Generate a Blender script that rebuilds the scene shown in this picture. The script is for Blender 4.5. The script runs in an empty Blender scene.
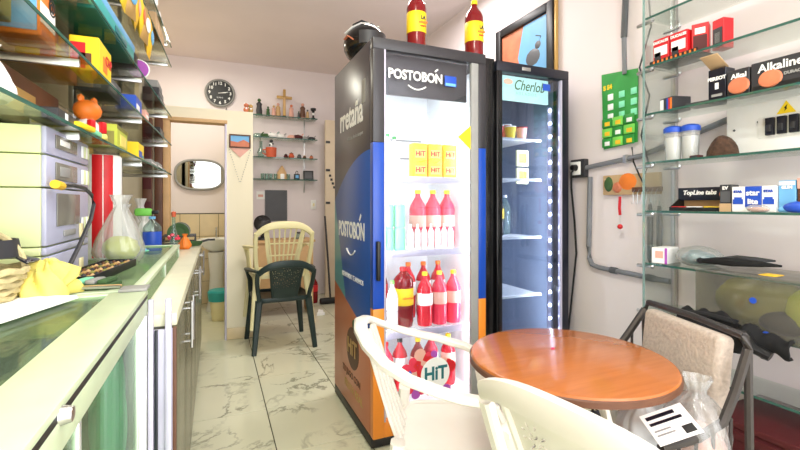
import bpy, bmesh, math, random
from mathutils import Vector, Matrix
random.seed(7)
S = bpy.context.scene
C = S.collection
PI = math.pi
R = math.radians
# ------------------------------------------------------------------ camera, world, light, exposure
cam_d = bpy.data.cameras.new('camera')
cam_d.sensor_width = 36
cam_d.lens = 430 / 800 * 36
cam_d.shift_y = -21 / 800
cam_d.clip_start = 0.02
cam = bpy.data.objects.new('camera', cam_d)
C.objects.link(cam)
cam.location = (0, 0, 1.2)
cam.rotation_euler = (R(90), 0, -math.atan2(185, 430))
S.camera = cam
W = bpy.data.worlds.new('world')
S.world = W
W.use_nodes = True
W.node_tree.nodes['Background'].inputs[0].default_value = (0.93, 0.97, 1.0, 1)
W.node_tree.nodes['Background'].inputs[1].default_value = 1.8
S.view_settings.view_transform = 'Standard'
S.view_settings.look = 'None'
S.view_settings.gamma = 1
S.view_settings.exposure = 0.46


def area(name, loc, rot, sx, sy, power, col):
    l = bpy.data.lights.new(name, 'AREA')
    l.shape = 'RECTANGLE'
    l.size, l.size_y, l.energy, l.color = sx, sy, power, col
    o = bpy.data.objects.new(name, l)
    C.objects.link(o)
    o.location, o.rotation_euler = loc, rot
    return o


area('daylight_through_shop_front', (0.65, -1.35, 1.55), (R(90), 0, 0), 2.6, 2.5, 46, (1.0, 0.975, 0.965))
area('added_fill_front', (0.35, 0.6, 2.86), (0, 0, 0), 0.25, 1.3, 24, (0.98, 1.0, 0.86))  # unseen fill added overhead, tints the left counter yellow-green and brightens it
area('added_fill_middle', (1.25, 2.9, 2.9), (0, 0, 0), 0.9, 0.2, 22, (1.0, 0.95, 0.93))  # unseen fill added to brighten the deep end of the room
area('bathroom_ceiling_light', (-0.25, 4.75, 2.85), (0, 0, 0), 0.4, 0.4, 12, (1.0, 0.97, 0.82))


# ------------------------------------------------------------------ materials
def lin(c):
    f = lambda x: x / 12.92 if x <= 0.04045 else ((x + 0.055) / 1.055) ** 2.4
    return tuple(f(x / 255) for x in c) + (1,)


M = {}


def mat(name, col, rough=0.5, metal=0.0, var=0.06, scale=12, bump=0.0, spec=0.5, emis=0):
    m = bpy.data.materials.new(name)
    m.use_nodes = True
    nt = m.node_tree
    b = nt.nodes['Principled BSDF']
    c = lin(col)
    b.inputs['Roughness'].default_value = rough
    b.inputs['Metallic'].default_value = metal
    b.inputs['Specular IOR Level'].default_value = spec
    tc = nt.nodes.new('ShaderNodeTexCoord')
    no = nt.nodes.new('ShaderNodeTexNoise')
    no.inputs['Scale'].default_value = scale
    no.inputs['Detail'].default_value = 4
    nt.links.new(tc.outputs['Object'], no.inputs['Vector'])
    rp = nt.nodes.new('ShaderNodeValToRGB')
    rp.color_ramp.elements[0].position = 0.3
    rp.color_ramp.elements[1].position = 0.7
    rp.color_ramp.elements[0].color = tuple(x * (1 - var) for x in c[:3]) + (1,)
    rp.color_ramp.elements[1].color = tuple(min(1, x * (1 + var)) for x in c[:3]) + (1,)
    nt.links.new(no.outputs['Fac'], rp.inputs[0])
    nt.links.new(rp.outputs[0], b.inputs['Base Color'])
    if bump:
        bu = nt.nodes.new('ShaderNodeBump')
        bu.inputs['Strength'].default_value = bump
        bu.inputs['Distance'].default_value = 0.01
        nt.links.new(no.outputs['Fac'], bu.inputs['Height'])
        nt.links.new(bu.outputs[0], b.inputs['Normal'])
    if emis:
        b.inputs['Emission Color'].default_value = c
        b.inputs['Emission Strength'].default_value = emis
    M[name] = m
    return m


def glass(name, tint, gloss=0.12, rough=0.02, body=0.0, bodycol=(255, 255, 255)):
    """thin clear sheet: tinted see-through, a mirror share that grows at grazing angles, optional milky body"""
    m = bpy.data.materials.new(name)
    m.use_nodes = True
    nt = m.node_tree
    nt.nodes.remove(nt.nodes['Principled BSDF'])
    out = nt.nodes['Material Output']
    tr = nt.nodes.new('ShaderNodeBsdfTransparent')
    tr.inputs[0].default_value = lin(tint)
    gl = nt.nodes.new('ShaderNodeBsdfGlossy')
    gl.inputs['Roughness'].default_value = rough
    lw = nt.nodes.new('ShaderNodeLayerWeight')
    lw.inputs['Blend'].default_value = 0.25
    mp = nt.nodes.new('ShaderNodeMapRange')
    mp.inputs['To Min'].default_value = gloss * 0.35
    mp.inputs['To Max'].default_value = min(1, gloss * 3.5)
    nt.links.new(lw.outputs['Fresnel'], mp.inputs['Value'])
    mx = nt.nodes.new('ShaderNodeMixShader')
    nt.links.new(mp.outputs[0], mx.inputs[0])
    nt.links.new(tr.outputs[0], mx.inputs[1])
    nt.links.new(gl.outputs[0], mx.inputs[2])
    last = mx
    if body:
        df = nt.nodes.new('ShaderNodeBsdfDiffuse')
        df.inputs[0].default_value = lin(bodycol)
        m2 = nt.nodes.new('ShaderNodeMixShader')
        m2.inputs[0].default_value = body
        nt.links.new(mx.outputs[0], m2.inputs[1])
        nt.links.new(df.outputs[0], m2.inputs[2])
        last = m2
    nt.links.new(last.outputs[0], out.inputs[0])
    M[name] = m
    return m


mat('wall_white', (234, 224, 225), 0.75, var=0.02, scale=2)
mat('wall_cream', (240, 232, 205), 0.7, var=0.02, scale=2)
mat('door_paint', (212, 196, 172), 0.6, var=0.03)
mat('wall_tan', (214, 196, 168), 0.8, var=0.08, scale=4)
mat('ceiling_paint', (238, 226, 226), 0.85, var=0.03, scale=1.5)
mat('grout', (70, 66, 50), 0.9)
mat('white_plastic', (228, 222, 212), 0.38, var=0.02)
mat('cream_plastic', (238, 228, 176), 0.4, var=0.03)
mat('green_plastic', (30, 48, 46), 0.42, var=0.1)
mat('black', (18, 18, 20), 0.45)
mat('black_gloss', (14, 14, 17), 0.18)
mat('charcoal', (48, 48, 52), 0.45)
mat('fridge_dark', (52, 50, 54), 0.35)
mat('fridge_blue', (18, 70, 172), 0.3, var=0.03)
mat('fridge_orange', (236, 140, 40), 0.35, var=0.03)
mat('fridge_white', (245, 248, 250), 0.5, var=0.01)
mat('navy', (14, 18, 34), 0.3)
mat('navy_inner', (122, 132, 150), 0.45, var=0.15, scale=5)
mat('steel', (196, 196, 196), 0.28, 1.0)
mat('aluminium', (222, 226, 222), 0.35, 0.55)
mat('alu_green', (204, 220, 186), 0.4, 0.15)
mat('lavender_metal', (196, 192, 212), 0.35, 0.2)
mat('white', (246, 246, 244), 0.55, var=0.02)
mat('paper', (250, 250, 246), 0.8, var=0.01)
mat('grey', (150, 150, 148), 0.6)
mat('dark_grey', (84, 86, 90), 0.5)
mat('conduit_grey', (122, 124, 130), 0.45)
mat('red', (208, 24, 34), 0.45)
mat('cola_red', (126, 16, 22), 0.12)
mat('pink_soda', (226, 58, 84), 0.18)
mat('red_soda', (206, 34, 50), 0.18)
mat('yellow', (250, 214, 30), 0.5)
mat('juice_yellow', (250, 196, 40), 0.5, var=0.12, scale=30)
mat('orange', (240, 128, 40), 0.5)
mat('teal', (46, 168, 166), 0.4)
mat('teal_dark', (30, 110, 118), 0.4)
mat('blue', (34, 80, 190), 0.45)
mat('sky_blue', (112, 178, 226), 0.5)
mat('purple', (170, 80, 180), 0.5)
mat('green', (48, 150, 62), 0.5, var=0.1)
mat('bright_green', (128, 220, 92), 0.5)
mat('mint', (136, 228, 186), 0.45)
mat('lime', (190, 200, 70), 0.5)
mat('olive', (128, 124, 60), 0.6, var=0.35, scale=6)
mat('brown', (96, 58, 36), 0.5, var=0.15)
mat('coconut', (74, 52, 38), 0.95, var=0.5, scale=60, bump=0.9)
mat('tan', (206, 168, 120), 0.6, var=0.08)
mat('cardboard', (196, 164, 124), 0.8)
mat('gold', (196, 158, 92), 0.4, 0.3)
mat('terracotta', (206, 92, 58), 0.6)
mat('skin_pink', (226, 172, 156), 0.6)
mat('dark_red', (78, 18, 22), 0.6)
mat('fabric_beige', (186, 172, 160), 0.95, var=0.14, scale=90, bump=0.4)
mat('frame_metal', (72, 68, 66), 0.4, 0.6)
mat('cloth_black', (12, 12, 14), 0.9, var=0.3, scale=20)
mat('cloth_yellow', (238, 222, 120), 0.9, bump=0.3)
mat('wicker', (190, 176, 132), 0.8, var=0.25, scale=40)
mat('cabinet_wood', (112, 110, 88), 0.25, var=0.2, scale=3)
mat('worktop', (214, 212, 184), 0.35, var=0.05)
mat('bath_tile', (226, 206, 164), 0.3, var=0.08, scale=5)
mat('ceramic', (246, 246, 240), 0.15, var=0.01)
mat('stereo_side', (216, 226, 172), 0.45, var=0.02)
mat('stereo_front', (178, 180, 206), 0.4, var=0.02)
mat('screen', (120, 118, 110), 0.25, var=0.1)
mat('led', (235, 242, 255), 0.5, emis=30)
mat('led_soft', (240, 246, 255), 0.5, emis=2.0)
mat('sign_glow', (200, 238, 214), 0.5, emis=0.9)
mat('mirror', (170, 172, 170), 0.03, 1.0, var=0.0)
mat('foliage', (60, 92, 52), 0.8)
mat('tomato', (206, 120, 84), 0.5, var=0.2)
glass('shelf_glass', (246, 251, 248), 0.12)
glass('shelf_glass_left', (244, 247, 238), 0.16)
glass('glass_edge', (60, 118, 104), 0.3, body=0.55, bodycol=(70, 120, 108))
glass('glass_edge_pale', (190, 220, 216), 0.2, body=0.35, bodycol=(176, 206, 202))
glass('door_glass', (250, 252, 255), 0.09)
glass('dark_door_glass', (228, 234, 244), 0.12)
glass('counter_glass', (228, 240, 226), 0.07, body=0.05, bodycol=(206, 226, 206))
glass('clear_plastic', (240, 242, 240), 0.14, 0.12, body=0.2)
glass('milky_plastic', (238, 240, 236), 0.12, 0.2, body=0.6)
glass('tote_plastic', (244, 244, 238), 0.16, 0.08, body=0.04)
glass('clear_bottle', (216, 232, 226), 0.14, body=0.1, bodycol=(200, 222, 214))
glass('green_bag_plastic', (120, 220, 180), 0.14, 0.2, body=0.5, bodycol=(150, 240, 200))


def node_mat(name, build, rough=0.4):
    m = bpy.data.materials.new(name)
    m.use_nodes = True
    nt = m.node_tree
    b = nt.nodes['Principled BSDF']
    b.inputs['Roughness'].default_value = rough
    build(nt, b)
    M[name] = m
    return m


def mth(nt, op, a, b=0.0):
    n = nt.nodes.new('ShaderNodeMath')
    n.operation = op
    for i, x in enumerate((a, b)):
        if isinstance(x, (int, float)):
            n.inputs[i].default_value = x
        else:
            nt.links.new(x, n.inputs[i])
    return n.outputs[0]


def mixc(nt, fac, a, b):
    n = nt.nodes.new('ShaderNodeMix')
    n.data_type = 'RGBA'
    for s, x in ((0, fac), (6, a), (7, b)):
        if isinstance(x, tuple):
            n.inputs[s].default_value = x
        elif isinstance(x, (int, float)):
            n.inputs[s].default_value = x
        else:
            nt.links.new(x, n.inputs[s])
    return n.outputs[2]


def marble(nt, b):
    tc = nt.nodes.new('ShaderNodeTexCoord')
    oi = nt.nodes.new('ShaderNodeObjectInfo')
    ad = nt.nodes.new('ShaderNodeVectorMath')
    ad.operation = 'MULTIPLY_ADD'
    ad.inputs[1].default_value = (1, 1, 1)
    nt.links.new(tc.outputs['Object'], ad.inputs[0])
    sc = nt.nodes.new('ShaderNodeVectorMath')
    sc.operation = 'SCALE'
    sc.inputs[3].default_value = 3.0
    nt.links.new(oi.outputs['Location'], sc.inputs[0])
    nt.links.new(sc.outputs[0], ad.inputs[2])
    no = nt.nodes.new('ShaderNodeTexNoise')
    no.inputs['Scale'].default_value = 1.9
    no.inputs['Detail'].default_value = 9
    no.inputs['Roughness'].default_value = 0.6
    no.inputs['Distortion'].default_value = 0.6
    nt.links.new(ad.outputs[0], no.inputs['Vector'])
    d = mth(nt, 'ABSOLUTE', mth(nt, 'SUBTRACT', no.outputs['Fac'], 0.5))
    vein = mth(nt, 'SUBTRACT', 1.0, mth(nt, 'MINIMUM', mth(nt, 'MULTIPLY', d, 45.0), 1.0))
    n2 = nt.nodes.new('ShaderNodeTexNoise')
    n2.inputs['Scale'].default_value = 2.6
    nt.links.new(ad.outputs[0], n2.inputs['Vector'])
    msk = mth(nt, 'MULTIPLY', mth(nt, 'MAXIMUM', mth(nt, 'SUBTRACT', n2.outputs['Fac'], 0.42), 0.0), 4.5)
    fac = mth(nt, 'MINIMUM', mth(nt, 'MULTIPLY', vein, msk), 0.75)
    base = mixc(nt, n2.outputs['Fac'], lin((226, 226, 196)), lin((212, 212, 186)))
    nt.links.new(mixc(nt, fac, base, lin((126, 126, 104))), b.inputs['Base Color'])


node_mat('marble_tile', marble, 0.12)


def woodtop(nt, b):
    tc = nt.nodes.new('ShaderNodeTexCoord')
    mp = nt.nodes.new('ShaderNodeMapping')
    mp.inputs['Scale'].default_value = (3, 30, 3)
    mp.inputs['Rotation'].default_value = (0, 0, 0.6)
    nt.links.new(tc.outputs['Object'], mp.inputs[0])
    no = nt.nodes.new('ShaderNodeTexNoise')
    no.inputs['Scale'].default_value = 2
    no.inputs['Detail'].default_value = 6
    nt.links.new(mp.outputs[0], no.inputs['Vector'])
    n2 = nt.nodes.new('ShaderNodeTexNoise')
    n2.inputs['Scale'].default_value = 7
    nt.links.new(tc.outputs['Object'], n2.inputs['Vector'])
    c = mixc(nt, no.outputs['Fac'], lin((190, 114, 58)), lin((154, 86, 42)))
    nt.links.new(mixc(nt, mth(nt, 'MULTIPLY', n2.outputs['Fac'], 0.3), c, lin((196, 122, 74))), b.inputs['Base Color'])
    r = mth(nt, 'ADD', mth(nt, 'MULTIPLY', n2.outputs['Fac'], 0.22), 0.04)
    nt.links.new(r, b.inputs['Roughness'])


node_mat('table_wood', woodtop)


def fridge_side(nt, b):
    """printed vinyl wrap: charcoal top, blue middle with a teal sweep, orange-brown bottom"""
    tc = nt.nodes.new('ShaderNodeTexCoord')
    sp = nt.nodes.new('ShaderNodeSeparateXYZ')
    nt.links.new(tc.outputs['Object'], sp.inputs[0])
    y, z = sp.outputs[1], sp.outputs[2]                       # local: y 0 front .. .68 back, z up
    q = mth(nt, 'MULTIPLY', mth(nt, 'MULTIPLY', y, y), 0.55)
    dark = mth(nt, 'GREATER_THAN', z, mth(nt, 'SUBTRACT', 1.47, q))
    teal = mth(nt, 'GREATER_THAN', mth(nt, 'ADD', y, mth(nt, 'MULTIPLY', mth(nt, 'SUBTRACT', 1.2, z), 0.42)), 0.66)
    lo = mth(nt, 'LESS_THAN', z, mth(nt, 'ADD', 0.53, mth(nt, 'MULTIPLY', y, 0.28)))
    c = mixc(nt, teal, lin((30, 84, 168)), lin((96, 170, 184)))
    c = mixc(nt, dark, c, lin((56, 52, 60)))
    c = mixc(nt, lo, c, lin((198, 110, 66)))
    nt.links.new(c, b.inputs['Base Color'])


node_mat('fridge_wrap', fridge_side, 0.3)


# ------------------------------------------------------------------ mesh builder
class MB:
    def __init__(s):
        s.bm = bmesh.new()
        s.mats = []

    def mi(s, m):
        if m not in s.mats:
            s.mats.append(m)
        return s.mats.index(m)

    def _mark(s, faces, m):
        i = s.mi(m)
        for f in faces:
            f.material_index = i

    def _merge(s, tmp, m, mx=None):
        if mx is not None:
            bmesh.ops.transform(tmp, matrix=mx, verts=tmp.verts)
        i = s.mi(m)
        mp = {v: s.bm.verts.new(v.co) for v in tmp.verts}
        for f in tmp.faces:
            try:
                nf = s.bm.faces.new([mp[v] for v in f.verts])
                nf.material_index = i
            except ValueError:
                pass
        tmp.free()
        return s

    def box(s, lo, hi, m, bev=0, rz=0, mx=None, seg=2):
        t = bmesh.new()
        bmesh.ops.create_cube(t, size=1)
        d = [h - l for l, h in zip(lo, hi)]
        for v in t.verts:
            v.co = Vector([v.co[i] * d[i] for i in range(3)])
        if bev:
            bmesh.ops.bevel(t, geom=list(t.edges), offset=min(bev, 0.49 * min(d)), segments=seg, affect='EDGES', profile=0.5)
        c = Vector([(l + h) / 2 for l, h in zip(lo, hi)])
        mt = Matrix.Translation(c) @ Matrix.Rotation(rz, 4, 'Z')
        return s._merge(t, m, (mx @ mt) if mx else mt)

    def lathe(s, prof, m, c=(0, 0, 0), seg=20, mx=None, sx=1, sy=1):
        t = bmesh.new()
        rows = []
        for r, z in prof:
            if r <= 1e-6:
                rows.append([t.verts.new((0, 0, z))])
            else:
                rows.append([t.verts.new((r * sx * math.cos(2 * PI * k / seg), r * sy * math.sin(2 * PI * k / seg), z)) for k in range(seg)])
        for a, b in zip(rows, rows[1:]):
            for k in range(seg):
                k2 = (k + 1) % seg
                if len(a) == 1 and len(b) == 1:
                    continue
                if len(a) == 1:
                    t.faces.new([a[0], b[k2], b[k]][::-1])
                elif len(b) == 1:
                    t.faces.new([a[k], a[k2], b[0]])
                else:
                    t.faces.new([a[k], a[k2], b[k2], b[k]])
        mt = Matrix.Translation(Vector(c))
        return s._merge(t, m, mt @ mx if mx else mt)

    def tube(s, path, r, m, seg=8, closed=False):
        pts = [Vector(p) for p in path]
        return s.sweep(pts, [(2 * r, 2 * r)] * len(pts), m, seg=seg, closed=closed)

    def sweep(s, path, wt, m, up=(0, 0, 1), seg=8, closed=False, power=1.0, caps=True):
        """sweep a superellipse section; wt = (width across up, thickness along up) per point"""
        pts = [Vector(p) for p in path]
        n = len(pts)
        if isinstance(wt, tuple):
            wt = [wt] * n
        t = bmesh.new()
        rings = []
        upv = Vector(up).normalized()
        prev = None
        for i, p in enumerate(pts):
            a = pts[(i - 1) % n] if (closed or i > 0) else pts[i]
            b = pts[(i + 1) % n] if (closed or i < n - 1) else pts[i]
            d = (b - a)
            d = d.normalized() if d.length > 1e-9 else Vector((0, 0, 1))
            side = d.cross(upv)
            if side.length < 0.15:
                side = prev.copy() if prev is not None else d.cross(Vector((1, 0.3, 0)))
                side -= d * side.dot(d)
            side.normalize()
            prev = side
            u2 = side.cross(d).normalized()
            w, th = wt[i]
            ring = []
            for k in range(seg):
                an = 2 * PI * (k + 0.5) / seg
                cx, cy = math.cos(an), math.sin(an)
                cx = math.copysign(abs(cx) ** power, cx)
                cy = math.copysign(abs(cy) ** power, cy)
                ring.append(t.verts.new(p + side * (w / 2 * cx) + u2 * (th / 2 * cy)))
            rings.append(ring)
        rr = list(zip(rings, rings[1:])) + ([(rings[-1], rings[0])] if closed else [])
        for a, b in rr:
            for k in range(seg):
                t.faces.new([a[k], a[(k + 1) % seg], b[(k + 1) % seg], b[k]])
        if not closed and caps:
            t.faces.new(rings[0][::-1])
            t.faces.new(rings[-1])
        bmesh.ops.recalc_face_normals(t, faces=t.faces)
        return s._merge(t, m)

    def prism(s, poly, z0, z1, m, mx=None, bev=0):
        t = bmesh.new()
        lo = [t.verts.new((x, y, z0)) for x, y in poly]
        hi = [t.verts.new((x, y, z1)) for x, y in poly]
        n = len(poly)
        t.faces.new(lo[::-1])
        t.faces.new(hi)
        for k in range(n):
            t.faces.new([lo[k], lo[(k + 1) % n], hi[(k + 1) % n], hi[k]])
        bmesh.ops.recalc_face_normals(t, faces=t.faces)
        if bev:
            bmesh.ops.bevel(t, geom=[e for e in t.edges if abs(e.verts[0].co.z - e.verts[1].co.z) < 1e-6], offset=bev, segments=2, affect='EDGES')
        return s._merge(t, m, mx)

    def ball(s, c, r, m, sub=2, jit=0.0, mx=None, flat=None):
        t = bmesh.new()
        bmesh.ops.create_icosphere(t, subdivisions=sub, radius=1)
        rr = (r, r, r) if isinstance(r, (int, float)) else r
        for v in t.verts:
            k = 1 + random.uniform(-jit, jit)
            v.co = Vector((v.co.x * rr[0] * k, v.co.y * rr[1] * k, v.co.z * rr[2] * k))
            if flat is not None:
                v.co.z = max(v.co.z, flat)
        mt = Matrix.Translation(Vector(c))
        return s._merge(t, m, mt @ mx if mx else mt)

    def grid(s, fn, nu, nv, m, thick=0.0):
        """surface fn(u, v) for u, v in 0..1, optionally thickened along its normals"""
        t = bmesh.new()
        V = [[t.verts.new(fn(i / nu, j / nv)) for j in range(nv + 1)] for i in range(nu + 1)]
        for i in range(nu):
            for j in range(nv):
                t.faces.new([V[i][j], V[i + 1][j], V[i + 1][j + 1], V[i][j + 1]])
        if thick:
            bmesh.ops.recalc_face_normals(t, faces=t.faces)
            bmesh.ops.solidify(t, geom=list(t.faces), thickness=thick)
        return s._merge(t, m)

    def build(s, name, parent=None, smooth=True, angle=35):
        me = bpy.data.meshes.new(name)
        s.bm.to_mesh(me)
        s.bm.free()
        for m in s.mats:
            me.materials.append(M[m])
        o = bpy.data.objects.new(name, me)
        C.objects.link(o)
        if parent:
            o.parent = parent
        if smooth:
            me.shade_smooth()
            me.set_sharp_from_angle(angle=R(angle))
        return o


def thing(name, label, cat, loc=(0, 0, 0), rz=0, group=None):
    o = bpy.data.objects.new(name, None)
    C.objects.link(o)
    o.empty_display_size = 0.05
    o.location = loc
    o.rotation_euler = (0, 0, rz)
    tag(o, label, cat, group)
    return o


def tag(o, label, cat, group=None, kind=None):
    o['label'] = label
    o['category'] = cat
    if group:
        o['group'] = group
    if kind:
        o['kind'] = kind
    return o


def struct(name, mb, label, cat=None, **k):
    o = mb.build(name, **k)
    o['kind'] = 'structure'
    o['label'] = label
    o['category'] = cat or name.split('_')[0]
    return o


def text(name, s, size, loc, rot, m, parent, sx=1.0, shear=0.0, ext=0.0006, bold=0.0, align='CENTER'):
    cu = bpy.data.curves.new(name, 'FONT')
    cu.body = s
    cu.size = size
    cu.align_x = align
    cu.align_y = 'CENTER'
    cu.shear = shear
    cu.extrude = ext
    cu.offset = bold
    cu.resolution_u = 3
    cu.materials.append(M[m])
    tmp = bpy.data.objects.new(name, cu)
    me = bpy.data.meshes.new_from_object(tmp)
    bpy.data.objects.remove(tmp)
    bpy.data.curves.remove(cu)
    if not me.materials:
        me.materials.append(M[m])
    o = bpy.data.objects.new(name, me)
    C.objects.link(o)
    o.location, o.rotation_euler, o.scale = loc, rot, (sx, 1, 1)
    o.parent = parent
    return o


FRONT = (R(90), 0, 0)          # lettering that faces the shop front (-Y)
LEFTW = (R(90), 0, R(-90))     # lettering that faces -X


def mx_at(x, y, z, rx=0, ry=0, rz=0):
    return Matrix.Translation((x, y, z)) @ Matrix.Rotation(rz, 4, 'Z') @ Matrix.Rotation(ry, 4, 'Y') @ Matrix.Rotation(rx, 4, 'X')


# ------------------------------------------------------------------ room shell
XL, XR, YB, YF, ZC = -0.80, 2.05, 5.70, -1.2, 2.95
b = MB(); b.box((XL - .1, YF, -.06), (XR + .1, YB + .1, -.006), 'grout')
floor = struct('floor', b, 'cream marble tiled floor with thin dark joints')
tile_me = None
xs = [0.277 - .441 * 3 + .441 * i for i in range(8)]
ys = [2.13 - .49 * 7 + .49 * i for i in range(15)]
for x in xs:
    for y in ys:
        if x > XR - .02 or y > YB - .02 or x + .441 < XL or y + .49 < YF:
            continue
        x0, x1, y0, y1 = max(x, XL), min(x + .441, XR), max(y, YF), min(y + .49, YB)
        if x1 - x0 < .02 or y1 - y0 < .02:
            continue
        full = abs(x1 - x0 - .441) < 1e-6 and abs(y1 - y0 - .49) < 1e-6
        if full and tile_me:
            o = bpy.data.objects.new('tile', tile_me); C.objects.link(o)
        else:
            w, d = (x1 - x0) / 2, (y1 - y0) / 2
            q = MB(); q.box((-w + .0025, -d + .0025, -.006), (w - .0025, d - .0025, 0), 'marble_tile', .0012, seg=1)
            o = q.build('tile', smooth=False)
            if full:
                tile_me = o.data
        o.parent = floor
        o.location = ((x0 + x1) / 2, (y0 + y1) / 2, 0)
b = MB(); b.box((XL - .1, YF, ZC), (XR + .1, YB + .1, ZC + .1), 'ceiling_paint'); struct('ceiling', b, 'plain pinkish grey ceiling')
b = MB(); b.box((XL - .1, YF, 0), (XL, YB, ZC), 'wall_tan'); struct('wall_left', b, 'tan wall behind the left glass shelves')
b = MB(); b.box((XR, YF, 0), (XR + .1, YB, ZC), 'wall_white'); struct('wall_right', b, 'white wall on the right with conduits and glass shelves')
b = MB(); b.box((XL - .1, YB, 0), (XR + .1, YB + .1, ZC), 'wall_white'); wb = struct('wall_back', b, 'white back wall with clock and figurine shelves')
# bathroom partition with the door opening
b = MB()
PT = 2.03
b.box((XL, 4.1, 0), (-.37, 4.2, PT), 'wall_cream')
b.box((-.37, 4.1, 1.925), (.09, 4.2, PT), 'wall_cream')
b.box((.09, 4.1, 0), (.316, 4.2, PT), 'wall_cream')
b.box((.216, 4.2, 0), (.316, YB, PT), 'wall_cream')
wp = struct('wall_partition', b, 'low cream partition wall around the bathroom, not reaching the ceiling', smooth=False)
b = MB(); b.box((.095, 4.085, 0), (.32, 4.1, .1), 'bath_tile', .004); struct('baseboard_partition', b, 'beige tile skirting at the foot of the partition')
b = MB()
b.box((-.46, 4.06, 0), (-.40, 4.2, 1.95), 'brown', .006)
b.box((-.40, 4.08, 0), (-.35, 4.2, 1.93), 'tan', .005)
b.box((-.46, 4.07, 1.905), (.10, 4.2, 1.935), 'tan', .005)
b.box((.078, 4.08, 0), (.095, 4.2, 1.92), 'lavender_metal', .003)
struct('trim_1', b, 'brown wooden door frame of the bathroom doorway', 'door frame')
# brown folded door leaf beside the frame
b = MB(); b.box((-.54, 4.0, .02), (-.47, 4.06, 1.9), 'brown', .006)
for k in range(3):
    b.box((-.535, 3.995, .12 + .6 * k), (-.475, 4.0, .62 + .6 * k), 'dark_red', .002)
struct('door_1', b, 'dark brown wooden door leaf folded back beside the doorway')
# tiled dado in the bathroom (individual tiles on the back wall)
dado = MB(); dado.box((XL, YB - .006, 0), (.216, YB, 1.09), 'grout'); dado = dado.build('tile_backing', wb)
for i in range(5):
    for j in range(4):
        x0 = XL + i * .21
        q = MB(); q.box((x0 + .002, YB - .014, j * .27 + .002), (min(x0 + .208, .214), YB - .004, j * .27 + .268), 'bath_tile', .002, seg=1); q.build('tile', wb, smooth=False)
# far door beside the fridge
b = MB(); b.box((1.30, 5.44, 0), (1.99, 5.48, 2.28), 'door_paint', .004); d2 = struct('door_2', b, 'pale cream door leaf standing behind the tall fridge')
for z in (1.98, 1.62, 1.2):
    q = MB(); q.box((1.305, 5.433, z), (1.36, 5.44, z + .03), 'charcoal', .002); q.build('hinge', d2)
for k in range(4):
    q = MB(); q.box((1.345 + .018 * k, 5.434, 1.55 - .05 * k), (1.375 + .018 * k, 5.44, 1.58 - .05 * k), 'charcoal', .002); q.build('sticker', d2)

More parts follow.
